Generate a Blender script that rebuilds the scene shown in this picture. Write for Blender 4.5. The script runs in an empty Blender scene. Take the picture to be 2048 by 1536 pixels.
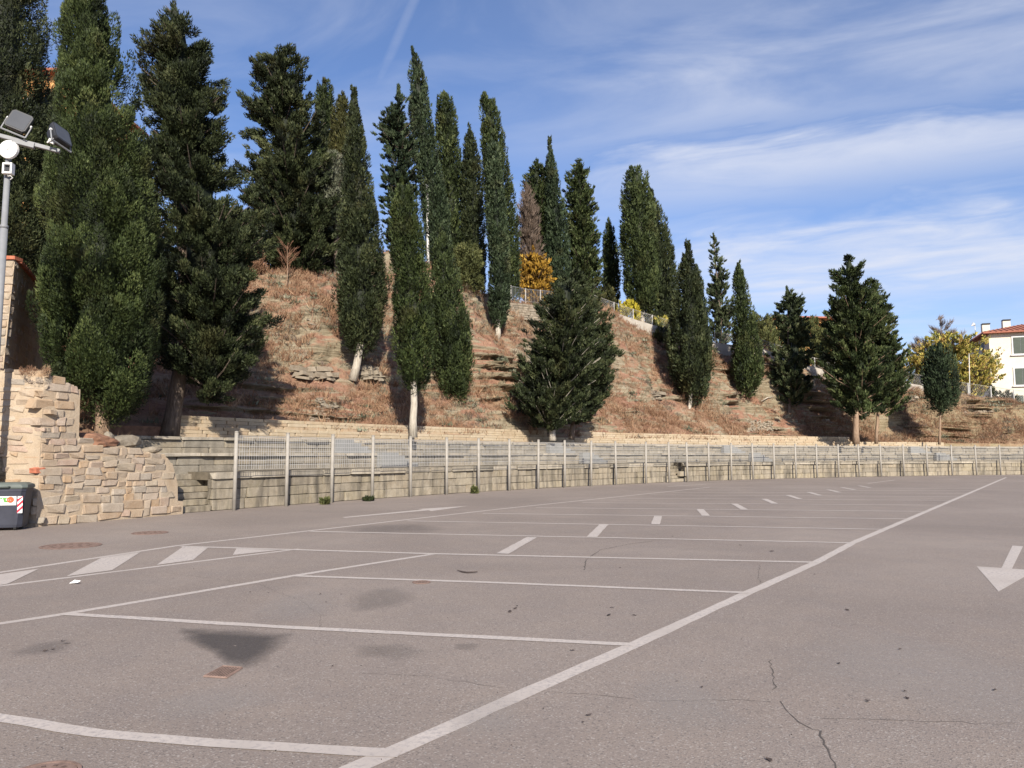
import bpy, bmesh, math, random
import numpy as np
from mathutils import Vector, Matrix

random.seed(7)
rng = np.random.default_rng(7)
SC = bpy.context.scene
COL = SC.collection
R = math.radians

# ------------------------------------------------------------------ camera, sky, sun, exposure
FPX, CX, CY, HORIZON, CAMH = 1500.0, 1024.0, 768.0, 907.0, 1.6
PITCH = math.atan((HORIZON - CY) / FPX)
cam_d = bpy.data.cameras.new('camera')
cam = bpy.data.objects.new('camera', cam_d)
COL.objects.link(cam)
cam.location = (0, 0, CAMH)
cam.rotation_euler = (R(90) + PITCH, 0, 0)
cam_d.sensor_width = 36.0
cam_d.lens = 36.0 * FPX / 2048.0
cam_d.clip_start = 0.1
cam_d.clip_end = 4000
SC.camera = cam

LIGHT = Vector((-0.18, 1.0, -0.61)).normalized()          # direction in which the sunlight travels
SUN_EL = math.asin(-LIGHT.z)
SUN_AZ = math.atan2(-LIGHT.x, -LIGHT.y)                   # clockwise from +Y
world = bpy.data.worlds.new('World')
SC.world = world
world.use_nodes = True
SC.view_settings.view_transform = 'Standard'
SC.view_settings.look = 'None'
SC.view_settings.gamma = 1.0
SC.view_settings.exposure = 0.72


def build_world():
    nt = world.node_tree
    nt.nodes.clear()
    N = nt.nodes.new
    L = nt.links.new

    def math_(op, a, b=None, c=None, clamp=False):
        n = N('ShaderNodeMath')
        n.operation = op
        n.use_clamp = clamp
        for i, v in enumerate((a, b, c)):
            if v is None:
                continue
            if isinstance(v, (int, float)):
                n.inputs[i].default_value = v
            else:
                L(v, n.inputs[i])
        return n.outputs[0]

    def sstep(v, a, b):
        n = N('ShaderNodeMapRange')
        n.interpolation_type = 'SMOOTHSTEP'
        L(v, n.inputs[0])
        n.inputs[1].default_value = a
        n.inputs[2].default_value = b
        return n.outputs[0]
    sky = N('ShaderNodeTexSky')
    sky.sky_type = 'NISHITA'
    sky.sun_disc = False
    sky.sun_elevation = SUN_EL
    sky.sun_rotation = SUN_AZ
    sky.altitude = 200
    sky.air_density = 1.0
    sky.dust_density = 0.6
    sky.ozone_density = 3.5
    tc = N('ShaderNodeTexCoord')
    sep = N('ShaderNodeSeparateXYZ')
    L(tc.outputs['Generated'], sep.inputs[0])
    z = math_('MAXIMUM', sep.outputs[2], 0.02)
    px = math_('DIVIDE', sep.outputs[0], z)
    py = math_('DIVIDE', sep.outputs[1], z)
    # high cirrus: a sheet of streaks seen in perspective; q runs across the streaks, r along them
    q = math_('ADD', math_('MULTIPLY', px, 0.39), math_('MULTIPLY', py, 0.92))
    r = math_('SUBTRACT', math_('MULTIPLY', px, 0.92), math_('MULTIPLY', py, 0.39))
    comb = N('ShaderNodeCombineXYZ')
    L(math_('MULTIPLY', r, 1.0), comb.inputs[0])
    L(math_('MULTIPLY', q, 1.5), comb.inputs[1])
    comb.inputs[2].default_value = 3.7
    n1 = N('ShaderNodeTexNoise')
    n1.inputs['Scale'].default_value = 1.6
    n1.inputs['Detail'].default_value = 9
    n1.inputs['Roughness'].default_value = 0.54
    n1.inputs['Distortion'].default_value = 0.7
    L(comb.outputs[0], n1.inputs['Vector'])
    n2 = N('ShaderNodeTexNoise')
    n2.inputs['Scale'].default_value = 5.5
    n2.inputs['Detail'].default_value = 8
    n2.inputs['Roughness'].default_value = 0.6
    L(comb.outputs[0], n2.inputs['Vector'])
    wig = math_('ADD', q, math_('MULTIPLY', math_('SUBTRACT', n1.outputs[0], 0.5), 0.75))
    wig = math_('ADD', wig, math_('MULTIPLY', math_('SUBTRACT', n2.outputs[0], 0.5), 0.16))

    def band(a, b, c, d):
        return math_('MULTIPLY', sstep(wig, a, b), math_('SUBTRACT', 1.0, sstep(wig, c, d)))
    b1 = math_('MULTIPLY', band(1.5, 2.12, 2.22, 2.5), 0.75)
    b2 = math_('MULTIPLY', band(2.25, 2.6, 2.7, 3.35), 1.0)
    b3 = math_('MULTIPLY', band(3.2, 3.8, 4.8, 5.8), 1.1)
    b4 = math_('MULTIPLY', band(1.1, 1.45, 1.5, 1.9), 0.18)
    b = math_('MAXIMUM', math_('MAXIMUM', b1, b2), math_('MAXIMUM', b3, b4))
    soft = math_('MULTIPLY', b, sstep(r, -1.5, -0.15))
    tex = math_('ADD', 0.30, math_('MULTIPLY', sstep(n1.outputs[0], 0.25, 0.75), 0.70))
    tex = math_('MULTIPLY', tex, math_('ADD', 0.72, math_('MULTIPLY', n2.outputs[0], 0.5)))
    cl = math_('MULTIPLY', soft, tex)
    veil = math_('MULTIPLY', sstep(n1.outputs[0], 0.33, 0.78), 0.34)
    cl = math_('MAXIMUM', cl, veil)
    haze = math_('MULTIPLY', math_('SUBTRACT', 1.0, sstep(sep.outputs[2], 0.0, 0.40)), 0.30)
    cl = math_('ADD', math_('MULTIPLY', cl, 0.86), math_('MULTIPLY', haze, math_('SUBTRACT', 1.0, cl)))
    # contrail: a thin straight streak in the same sheet
    cx0, cy0, cx1, cy1 = -0.235, 1.62, -0.40, 2.05
    ln = math.hypot(cx1 - cx0, cy1 - cy0)
    ux, uy = (cx1 - cx0) / ln, (cy1 - cy0) / ln
    dx = math_('SUBTRACT', px, cx0)
    dy = math_('SUBTRACT', py, cy0)
    across = math_('ABSOLUTE', math_('SUBTRACT', math_('MULTIPLY', dx, uy), math_('MULTIPLY', dy, ux)))
    along = math_('ADD', math_('MULTIPLY', dx, ux), math_('MULTIPLY', dy, uy))
    tr = math_('MULTIPLY', math_('SUBTRACT', 1.0, sstep(across, 0.002, 0.02)),
               math_('MULTIPLY', sstep(along, -0.5, 0.0), math_('SUBTRACT', 1.0, sstep(along, ln * 0.6, ln * 1.2))))
    tr = math_('MULTIPLY', tr, math_('MULTIPLY', n2.outputs[0], 0.26))
    cl = math_('MAXIMUM', cl, tr)
    cl = math_('MULTIPLY', cl, sstep(sep.outputs[2], 0.0, 0.06))
    cl = math_('MULTIPLY', cl, 0.95, clamp=True)
    tint = N('ShaderNodeMix')
    tint.data_type = 'RGBA'
    tint.blend_type = 'MULTIPLY'
    tint.inputs[0].default_value = 1.0
    L(sky.outputs[0], tint.inputs[6])
    tint.inputs[7].default_value = SKY_TINT
    mix = N('ShaderNodeMix')
    mix.data_type = 'RGBA'
    L(cl, mix.inputs[0])
    L(tint.outputs[2], mix.inputs[6])
    mix.inputs[7].default_value = CLOUD_COL
    bg = N('ShaderNodeBackground')
    L(mix.outputs[2], bg.inputs[0])
    bg.inputs[1].default_value = 0.10
    out = N('ShaderNodeOutputWorld')
    L(bg.outputs[0], out.inputs[0])


SKY_TINT = (0.84, 0.86, 1.0, 1)
CLOUD_COL = (4.8, 5.0, 5.65, 1)
build_world()

sun_d = bpy.data.lights.new('sun', 'SUN')
sun_d.energy = 5.0
sun_d.angle = R(0.55)
sun_d.color = (1.0, 0.92, 0.79)
sun = bpy.data.objects.new('sun', sun_d)
COL.objects.link(sun)
sun.rotation_euler = LIGHT.to_track_quat('-Z', 'Y').to_euler()


# ------------------------------------------------------------------ pixel rays (layout only)
def ray(u, v):
    a, b = (u - CX) / FPX, (CY - v) / FPX
    c, s = math.cos(PITCH), math.sin(PITCH)
    return np.array([a, c - b * s, s + b * c])


def at(u, v, y):
    d = ray(u, v)
    return np.array([0, 0, CAMH]) + d * (y / d[1])


def gnd(u, v, z=0.0):
    d = ray(u, v)
    return np.array([0, 0, CAMH]) + d * ((z - CAMH) / d[2])


# ------------------------------------------------------------------ numpy noise
def _hash(ix, iy, iz):
    n = (ix.astype(np.int64) * 374761393 + iy.astype(np.int64) * 668265263 + iz.astype(np.int64) * 2147483647) & 0xFFFFFFFF
    n = ((n ^ (n >> 13)) * 1274126177) & 0xFFFFFFFF
    n = (n ^ (n >> 16)) & 0xFFFFFFFF
    return n / 4294967295.0


def vnoise(x, y, z=0.0):
    x, y, z = np.broadcast_arrays(np.asarray(x, float), np.asarray(y, float), np.asarray(z, float))
    xi, yi, zi = np.floor(x), np.floor(y), np.floor(z)
    fx, fy, fz = x - xi, y - yi, z - zi
    fx, fy, fz = [f * f * (3 - 2 * f) for f in (fx, fy, fz)]
    o = 0
    for dx in (0, 1):
        for dy in (0, 1):
            for dz in (0, 1):
                w = (fx if dx else 1 - fx) * (fy if dy else 1 - fy) * (fz if dz else 1 - fz)
                o = o + w * _hash(xi + dx, yi + dy, zi + dz)
    return o * 2 - 1


def fbm(x, y, z=0.0, oct=4):
    o, a, f = 0, 1.0, 1.0
    for i in range(oct):
        o = o + a * vnoise(np.asarray(x) * f + 13.7 * i, np.asarray(y) * f + 7.1 * i, np.asarray(z) * f)
        a *= 0.5
        f *= 2.03
    return o / 1.8


def smooth(a, b, x):
    t = np.clip((np.asarray(x, float) - a) / (b - a), 0, 1)
    return t * t * (3 - 2 * t)


# ------------------------------------------------------------------ materials
def material(name):
    m = bpy.data.materials.new(name)
    m.use_nodes = True
    nt = m.node_tree
    b = nt.nodes['Principled BSDF']
    return m, nt, b


class NT:
    def __init__(s, nt):
        s.nt = nt

    def n(s, t, **kw):
        x = s.nt.nodes.new(t)
        for k, v in kw.items():
            setattr(x, k, v)
        return x

    def link(s, a, b):
        s.nt.links.new(a, b)

    def noise(s, vec, scale, detail=4, rough=0.55, dist=0.0):
        x = s.n('ShaderNodeTexNoise')
        x.inputs['Scale'].default_value = scale
        x.inputs['Detail'].default_value = detail
        x.inputs['Roughness'].default_value = rough
        x.inputs['Distortion'].default_value = dist
        if vec is not None:
            s.link(vec, x.inputs['Vector'])
        return x.outputs[0]

    def ramp(s, f, stops):
        x = s.n('ShaderNodeValToRGB')
        while len(x.color_ramp.elements) < len(stops):
            x.color_ramp.elements.new(0.5)
        for e, (p, c) in zip(x.color_ramp.elements, stops):
            e.position = p
            e.color = (c[0], c[1], c[2], 1) if len(c) == 3 else c
        s.link(f, x.inputs[0])
        return x.outputs[0]

    def rng(s, f, a, b, c=0.0, d=1.0):
        x = s.n('ShaderNodeMapRange')
        s.link(f, x.inputs[0])
        for i, v in enumerate((a, b, c, d)):
            x.inputs[i + 1].default_value = v
        return x.outputs[0]

    def mix(s, f, a, b, blend='MIX'):
        x = s.n('ShaderNodeMix', data_type='RGBA', blend_type=blend)
        for i, v in ((0, f), (6, a), (7, b)):
            if isinstance(v, (int, float)):
                x.inputs[i].default_value = v
            elif isinstance(v, (tuple, list)):
                x.inputs[i].default_value = (v[0], v[1], v[2], 1)
            else:
                s.link(v, x.inputs[i])
        return x.outputs[2]

    def math(s, op, a, b=0.0, clamp=False):
        x = s.n('ShaderNodeMath', operation=op, use_clamp=clamp)
        for i, v in enumerate((a, b)):
            if isinstance(v, (int, float)):
                x.inputs[i].default_value = v
            else:
                s.link(v, x.inputs[i])
        return x.outputs[0]

    def bump(s, h, strength, dist, bsdf):
        x = s.n('ShaderNodeBump')
        x.inputs['Strength'].default_value = strength
        x.inputs['Distance'].default_value = dist
        s.link(h, x.inputs['Height'])
        s.link(x.outputs[0], bsdf.inputs['Normal'])

    def pos(s):
        return s.n('ShaderNodeNewGeometry').outputs['Position']

    def objrand(s):
        return s.n('ShaderNodeObjectInfo').outputs['Random']


def plain(name, col, rough=0.6, metal=0.0, var=0.12, scale=3.0, spec=0.3):
    m, nt, b = material(name)
    t = NT(nt)
    n = t.noise(t.pos(), scale, 5, 0.6)
    lo = tuple(c * (1 - var) for c in col)
    hi = tuple(min(1, c * (1 + var)) for c in col)
    t.link(t.ramp(n, [(0.3, lo), (0.7, hi)]), b.inputs['Base Color'])
    b.inputs['Roughness'].default_value = rough
    b.inputs['Metallic'].default_value = metal
    b.inputs['Specular IOR Level'].default_value = spec
    return m


def mat_asphalt():
    m, nt, b = material('asphalt')
    t = NT(nt)
    p = t.pos()
    big = t.noise(p, 0.22, 5, 0.6, 0.6)
    mid = t.noise(p, 1.7, 5, 0.65)
    fine = t.noise(p, 70, 3, 0.75)
    vor = t.n('ShaderNodeTexVoronoi')
    vor.inputs['Scale'].default_value = 95
    t.link(p, vor.inputs['Vector'])
    base = t.ramp(big, [(0.28, (0.192, 0.157, 0.136)), (0.5, (0.230, 0.189, 0.163)), (0.72, (0.270, 0.225, 0.194))])
    base = t.mix(t.rng(mid, 0.35, 0.7, 0.0, 0.34), base, (0.17, 0.148, 0.143))
    base = t.mix(0.34, base, t.ramp(fine, [(0.3, (0.32, 0.32, 0.32)), (0.5, (0.5, 0.5, 0.5)), (0.68, (0.8, 0.78, 0.76))]), 'OVERLAY')
    chips = t.rng(t.n('ShaderNodeSeparateColor').outputs[0], 0, 1)
    sc = nt.nodes[-1]
    sepc = [x for x in nt.nodes if x.type == 'SEPARATE_COLOR'][0]
    t.link(vor.outputs['Color'], sepc.inputs[0])
    base = t.mix(t.rng(sepc.outputs[0], 0.86, 0.97, 0.0, 0.42), base, (0.42, 0.39, 0.36))
    base = t.mix(t.rng(sepc.outputs[1], 0.84, 0.97, 0.0, 0.5), base, (0.07, 0.065, 0.065))
    t.link(base, b.inputs['Base Color'])
    b.inputs['Roughness'].default_value = 0.85
    b.inputs['Specular IOR Level'].default_value = 0.25
    t.bump(t.math('ADD', fine, t.math('MULTIPLY', vor.outputs['Distance'], 0.6)), 0.45, 0.006, b)
    return m


def mat_paint():
    m, nt, b = material('road_paint')
    t = NT(nt)
    p = t.pos()
    wear = t.noise(p, 26, 5, 0.75)
    big = t.noise(p, 1.1, 4, 0.6)
    w = t.math('ADD', wear, t.math('MULTIPLY', t.math('SUBTRACT', big, 0.5), 0.35))
    base = t.mix(t.rng(w, 0.47, 0.70), t.ramp(big, [(0.3, (0.38, 0.335, 0.305)), (0.7, (0.50, 0.445, 0.405))]), (0.27, 0.245, 0.24))
    t.link(base, b.inputs['Base Color'])
    b.inputs['Roughness'].default_value = 0.8
    b.inputs['Specular IOR Level'].default_value = 0.2
    return m


def mat_alpha(name, col, amax, nscale, lo, hi, rough=0.8):
    """A stain lying on the ground: fades out with a ragged edge (vertex attribute 'fade' and noise)."""
    m, nt, b = material(name)
    t = NT(nt)
    a = t.n('ShaderNodeAttribute', attribute_name='fade')
    n = t.noise(t.pos(), nscale, 6, 0.7)
    f = t.math('ADD', a.outputs['Fac'], t.math('MULTIPLY', t.math('SUBTRACT', n, 0.5), 0.9))
    al = t.rng(f, lo, hi, 0.0, amax)
    b.inputs['Base Color'].default_value = (*col, 1)
    b.inputs['Roughness'].default_value = rough
    t.link(al, b.inputs['Alpha'])
    return m


def mat_stone(name, cols, joint=False, stain=0.35, stain_col=(0.10, 0.09, 0.075), rough=0.9, moss=0.0, nscale=5.0):
    m, nt, b = material(name)
    t = NT(nt)
    p = t.pos()
    r = t.objrand()
    n = len(cols)
    base = t.ramp(r, [((i + 0.5) / n, c) for i, c in enumerate(cols)])
    fine = t.noise(p, 38, 5, 0.7)
    mid = t.noise(p, nscale, 5, 0.65, 0.4)
    mp = t.n('ShaderNodeMapping')
    mp.inputs['Scale'].default_value = (1.3, 1.3, 0.22)
    t.link(p, mp.inputs['Vector'])
    streak = t.noise(mp.outputs[0], 2.3, 5, 0.6, 0.3)
    base = t.mix(t.rng(mid, 0.3, 0.75, 0.0, 0.45), base, t.mix(0.5, base, (0.62, 0.58, 0.5)))
    base = t.mix(t.rng(streak, 0.45, 0.68, 0.0, stain), base, stain_col)
    if moss:
        base = t.mix(t.rng(t.noise(p, 1.9, 5, 0.7), 0.52, 0.72, 0.0, moss), base, (0.13, 0.115, 0.06))
    base = t.mix(0.5, base, t.ramp(fine, [(0.25, (0.3, 0.3, 0.3)), (0.75, (0.7, 0.7, 0.7))]), 'OVERLAY')
    t.link(base, b.inputs['Base Color'])
    b.inputs['Roughness'].default_value = rough
    b.inputs['Specular IOR Level'].default_value = 0.15
    t.bump(t.math('ADD', fine, t.math('MULTIPLY', mid, 1.5)), 0.6, 0.02, b)
    return m


def mat_hill():
    m, nt, b = material('dry_hillside')
    t = NT(nt)
    geo = t.n('ShaderNodeNewGeometry')
    p = geo.outputs['Position']
    sep = t.n('ShaderNodeSeparateXYZ')
    t.link(geo.outputs['Normal'], sep.inputs[0])
    big = t.noise(p, 0.30, 5, 0.6, 0.5)
    mid = t.noise(p, 1.6, 6, 0.7, 0.5)
    fine = t.noise(p, 14, 5, 0.75)
    mp = t.n('ShaderNodeMapping')
    mp.inputs['Scale'].default_value = (0.5, 0.5, 7.0)
    mp.inputs['Rotation'].default_value = (R(3), R(4), 0)
    t.link(p, mp.inputs['Vector'])
    strata = t.noise(mp.outputs[0], 1.2, 5, 0.65, 0.25)
    soil = t.ramp(mid, [(0.22, (0.10, 0.052, 0.037)), (0.42, (0.215, 0.115, 0.080)), (0.6, (0.280, 0.165, 0.115)), (0.8, (0.35, 0.24, 0.172))])
    soil = t.mix(t.rng(big, 0.42, 0.6, 0.0, 0.85), soil, t.ramp(mid, [(0.25, (0.13, 0.083, 0.050)), (0.5, (0.235, 0.165, 0.104)), (0.75, (0.34, 0.262, 0.18))]))
    rock = t.ramp(strata, [(0.3, (0.065, 0.054, 0.04)), (0.45, (0.18, 0.148, 0.10)), (0.6, (0.27, 0.23, 0.165)), (0.75, (0.23, 0.21, 0.18))])
    steep = t.math('ADD', t.math('SUBTRACT', 0.72, sep.outputs[2]), t.math('MULTIPLY', t.math('SUBTRACT', mid, 0.5), 0.75))
    steep = t.math('ADD', steep, t.math('MULTIPLY', t.math('SUBTRACT', big, 0.5), 0.6))
    f = t.rng(steep, 0.03, 0.24)
    base = t.mix(f, soil, rock)
    sx = t.n('ShaderNodeSeparateXYZ')
    t.link(p, sx.inputs[0])
    right = t.rng(sx.outputs[0], 22, 36)
    base = t.mix(t.math('MULTIPLY', right, 0.55), base, t.ramp(mid, [(0.3, (0.16, 0.12, 0.066)), (0.6, (0.27, 0.212, 0.124)), (0.8, (0.215, 0.185, 0.09))]))
    base = t.mix(0.6, base, t.ramp(fine, [(0.25, (0.25, 0.25, 0.25)), (0.75, (0.75, 0.75, 0.75))]), 'OVERLAY')
    t.link(base, b.inputs['Base Color'])
    b.inputs['Roughness'].default_value = 0.95
    b.inputs['Specular IOR Level'].default_value = 0.1
    t.bump(t.math('ADD', fine, t.math('MULTIPLY', mid, 1.5)), 0.8, 0.07, b)
    return m


def mat_leaf(name, stops, rough=0.65, trans=0.12):
    m, nt, b = material(name)
    t = NT(nt)
    a = t.n('ShaderNodeAttribute', attribute_name='tint')
    p = t.pos()
    n = t.noise(p, 0.9, 4, 0.6)
    f = t.math('ADD', t.math('MULTIPLY', a.outputs['Fac'], 0.7), t.math('MULTIPLY', n, 0.3))
    colr = t.ramp(f, stops)
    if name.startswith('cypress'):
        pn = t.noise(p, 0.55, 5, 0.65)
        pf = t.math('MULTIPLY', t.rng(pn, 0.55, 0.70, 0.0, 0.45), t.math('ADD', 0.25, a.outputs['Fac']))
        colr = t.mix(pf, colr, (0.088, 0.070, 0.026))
    t.link(colr, b.inputs['Base Color'])
    b.inputs['Roughness'].default_value = rough
    b.inputs['Specular IOR Level'].default_value = 0.22
    return m


def mat_bark(name, c0, c1, c2):
    m, nt, b = material(name)
    t = NT(nt)
    mp = t.n('ShaderNodeMapping')
    mp.inputs['Scale'].default_value = (9, 9, 1.2)
    t.link(t.pos(), mp.inputs['Vector'])
    n = t.noise(mp.outputs[0], 2.0, 6, 0.7, 0.4)
    t.link(t.ramp(n, [(0.3, c0), (0.5, c1), (0.7, c2)]), b.inputs['Base Color'])
    b.inputs['Roughness'].default_value = 0.95
    b.inputs['Specular IOR Level'].default_value = 0.1
    t.bump(n, 0.8, 0.04, b)
    return m


M = {}
M['asphalt'] = mat_asphalt()
M['paint'] = mat_paint()
M['hill'] = mat_hill()
M['mortar'] = mat_stone('pale_mortar', [(0.345, 0.262, 0.18), (0.345, 0.262, 0.18)], stain=0.2, nscale=3)
M['ruin'] = mat_stone('rubble_stone', [(0.32, 0.215, 0.13), (0.29, 0.23, 0.175), (0.345, 0.272, 0.20), (0.235, 0.20, 0.165), (0.34, 0.228, 0.135), (0.32, 0.262, 0.205), (0.315, 0.218, 0.165), (0.30, 0.24, 0.175)], stain=0.18)
M['brick'] = plain('red_brick', (0.38, 0.13, 0.075), 0.9, var=0.3, scale=12)
M['tier'] = mat_stone('weathered_block', [(0.235, 0.193, 0.138), (0.175, 0.147, 0.11), (0.275, 0.232, 0.17), (0.20, 0.167, 0.124), (0.25, 0.208, 0.143)], stain=0.9, stain_col=(0.085, 0.075, 0.062), moss=0.3)
M['tier_grey'] = mat_stone('grey_block', [(0.205, 0.176, 0.136), (0.145, 0.13, 0.106), (0.27, 0.235, 0.182), (0.178, 0.156, 0.124), (0.24, 0.20, 0.145)], stain=0.6)
M['coping'] = mat_stone('coping_stone', [(0.28, 0.24, 0.185), (0.19, 0.17, 0.14), (0.36, 0.315, 0.25), (0.23, 0.2, 0.16)], stain=0.5)
M['joint'] = plain('dark_joint', (0.11, 0.092, 0.068), 0.95, var=0.3, scale=6)
M['cream'] = mat_stone('cream_block', [(0.37, 0.292, 0.197), (0.33, 0.252, 0.167), (0.40, 0.325, 0.23), (0.34, 0.243, 0.154), (0.38, 0.305, 0.206)], stain=0.25, stain_col=(0.25, 0.18, 0.11))
M['concrete'] = plain('grey_concrete', (0.215, 0.215, 0.21), 0.85, var=0.12, scale=2.5)
M['path'] = plain('path_concrete', (0.34, 0.31, 0.27), 0.9, var=0.15, scale=2.0)
M['soil'] = plain('red_soil', (0.20, 0.105, 0.066), 0.95, var=0.35, scale=7)
M['rock'] = mat_stone('hill_rock', [(0.19, 0.15, 0.108), (0.15, 0.124, 0.092), (0.22, 0.178, 0.13)], stain=0.25)
M['galv'] = plain('galvanised_steel', (0.28, 0.258, 0.228), 0.7, 0.0, var=0.12, scale=6)
M['wire'] = plain('mesh_wire', (0.42, 0.41, 0.40), 0.6, 0.2, var=0.1)
M['rail_post'] = plain('rail_post_paint', (0.42, 0.41, 0.385), 0.6, var=0.15)
M['white'] = plain('white_paint', (0.66, 0.65, 0.63), 0.5, var=0.05)
M['black'] = plain('black_housing', (0.030, 0.031, 0.035), 0.45, var=0.2)
M['glass'] = plain('lamp_glass', (0.055, 0.058, 0.064), 0.18, var=0.1, spec=0.6)
M['steel'] = plain('pole_steel', (0.20, 0.205, 0.215), 0.55, 0.0, var=0.1, scale=5)
M['bin'] = plain('bin_plastic', (0.036, 0.038, 0.052), 0.5, var=0.2, scale=4)
M['lid'] = plain('bin_lid', (0.10, 0.115, 0.105), 0.55, var=0.15, scale=5)
M['red'] = plain('red_film', (0.58, 0.02, 0.045), 0.45, var=0.06)
M['green'] = plain('green_film', (0.10, 0.30, 0.06), 0.5, var=0.08)
M['orange'] = plain('orange_film', (0.60, 0.10, 0.04), 0.5, var=0.05)
M['rubber'] = plain('black_rubber', (0.02, 0.02, 0.02), 0.7)
M['rust'] = plain('rusty_iron', (0.20, 0.135, 0.11), 0.85, 0.1, var=0.3, scale=18)
M['stud'] = plain('iron_stud', (0.11, 0.075, 0.062), 0.85)
M['hole'] = plain('dark_slot', (0.02, 0.017, 0.015), 0.9)
M['crack'] = plain('crack_shadow', (0.085, 0.073, 0.066), 0.95)
M['litter'] = plain('dead_leaf', (0.060, 0.046, 0.042), 0.9, var=0.4, scale=9)
M['paper'] = plain('paper_scrap', (0.75, 0.74, 0.72), 0.8)
M['stain'] = mat_alpha('damp_stain', (0.062, 0.056, 0.055), 0.58, 4.0, 0.08, 0.85, 0.6)
M['scuff'] = mat_alpha('tyre_scuff', (0.10, 0.09, 0.088), 0.30, 3.0, 0.2, 1.3)
M['pale'] = mat_alpha('pale_scuff', (0.36, 0.33, 0.31), 0.30, 4.0, 0.2, 1.3)
M['plaster'] = plain('white_plaster', (0.62, 0.56, 0.46), 0.85, var=0.06, scale=1.0)
M['ochre'] = plain('ochre_plaster', (0.50, 0.26, 0.10), 0.85, var=0.1, scale=1.0)
M['roof'] = plain('roof_tile', (0.30, 0.115, 0.075), 0.85, var=0.25, scale=5)
M['shutter'] = plain('green_shutter', (0.060, 0.075, 0.060), 0.6)
M['trim'] = plain('window_trim', (0.55, 0.55, 0.55), 0.7)
G = [(0.15, (0.0065, 0.010, 0.0042)), (0.4, (0.025, 0.035, 0.0125)), (0.65, (0.056, 0.072, 0.025)), (0.9, (0.118, 0.130, 0.050))]


def gscale(k, dr=1.0, db=1.0):
    k *= 0.86
    return [(p, (c[0] * k * dr, c[1] * k, c[2] * k * db)) for p, c in G]


M['leaf_green'] = mat_leaf('cypress_green', gscale(1.1, 0.94, 0.95))
M['leaf_bright'] = mat_leaf('cypress_bright', gscale(1.0, 0.92, 0.82))
M['leaf_dark'] = mat_leaf('cypress_dark', gscale(0.8, 1.0, 1.1))
M['leaf_blue'] = mat_leaf('cypress_blue', gscale(1.0, 0.86, 1.35))
M['leaf_grey'] = mat_leaf('cypress_grey', gscale(1.35, 1.0, 1.3))
M['leaf_brown'] = mat_leaf('cypress_brownish', gscale(1.0, 1.25, 0.9))
M['leaf_olive'] = mat_leaf('olive_leaf', [(0.15, (0.05, 0.055, 0.035)), (0.5, (0.12, 0.13, 0.085)), (0.9, (0.24, 0.25, 0.19))])
M['leaf_yellow'] = mat_leaf('amber_leaf', [(0.15, (0.07, 0.038, 0.010)), (0.45, (0.26, 0.145, 0.022)), (0.7, (0.40, 0.24, 0.035)), (0.95, (0.52, 0.35, 0.06))])
M['leaf_lemon'] = mat_leaf('lemon_leaf', [(0.15, (0.12, 0.11, 0.015)), (0.5, (0.36, 0.30, 0.03)), (0.9, (0.60, 0.48, 0.05))])
M['leaf_mixed'] = mat_leaf('turning_leaf', [(0.12, (0.06, 0.075, 0.022)), (0.38, (0.17, 0.18, 0.05)), (0.6, (0.37, 0.315, 0.065)), (0.9, (0.44, 0.28, 0.11))])
M['leaf_bush'] = mat_leaf('bush_leaf', [(0.15, (0.03, 0.036, 0.012)), (0.5, (0.075, 0.085, 0.03)), (0.9, (0.15, 0.15, 0.055))])
M['twig'] = mat_leaf('dry_twig', [(0.15, (0.06, 0.045, 0.036)), (0.5, (0.12, 0.088, 0.068)), (0.9, (0.19, 0.145, 0.115))])
M['straw'] = mat_leaf('dry_grass_blade', [(0.1, (0.125, 0.062, 0.038)), (0.35, (0.215, 0.118, 0.072)), (0.65, (0.295, 0.185, 0.115)), (0.9, (0.40, 0.29, 0.185))], 0.9)
M['bark'] = mat_bark('brown_bark', (0.055, 0.042, 0.034), (0.13, 0.10, 0.08), (0.21, 0.17, 0.14))
M['bark_pale'] = mat_bark('pale_bark', (0.22, 0.19, 0.155), (0.40, 0.36, 0.30), (0.50, 0.46, 0.40))
M['bark_tan'] = mat_bark('tan_bark', (0.14, 0.095, 0.065), (0.26, 0.18, 0.125), (0.34, 0.25, 0.18))


# ------------------------------------------------------------------ object helpers
def link(o, parent=None):
    COL.objects.link(o)
    if parent is not None:
        o.parent = parent
    return o


def tag(o, label=None, cat=None, group=None, kind=None):
    if label:
        o['label'] = label
    if cat:
        o['category'] = cat
    if group:
        o['group'] = group
    if kind:
        o['kind'] = kind
    return o


def empty(name, loc, label=None, cat=None, group=None):
    o = bpy.data.objects.new(name, None)
    o.location = Vector([float(c) for c in loc])
    o.empty_display_size = 0.2
    link(o)
    return tag(o, label, cat, group)


def npmesh(name, verts, loops, per, mat, smooth_=False, attrs=None):
    """verts (n,3), loops flat index array, per = vertices in each face (int or array)."""
    me = bpy.data.meshes.new(name)
    verts = np.asarray(verts, np.float32)
    loops = np.asarray(loops, np.int32).ravel()
    if np.isscalar(per):
        nf = len(loops) // per
        tot = np.full(nf, per, np.int32)
    else:
        tot = np.asarray(per, np.int32)
        nf = len(tot)
    me.vertices.add(len(verts))
    me.vertices.foreach_set('co', verts.ravel())
    me.loops.add(len(loops))
    me.loops.foreach_set('vertex_index', loops)
    me.polygons.add(nf)
    start = np.zeros(nf, np.int32)
    start[1:] = np.cumsum(tot)[:-1]
    me.polygons.foreach_set('loop_start', start)
    me.polygons.foreach_set('loop_total', tot)
    me.polygons.foreach_set('use_smooth', np.full(nf, bool(smooth_)))
    if attrs:
        for k, v in attrs.items():
            a = me.attributes.new(k, 'FLOAT', 'POINT')
            a.data.foreach_set('value', np.asarray(v, np.float32))
    me.update(calc_edges=True)
    if mat is not None:
        me.materials.append(mat)
    return me


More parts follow.
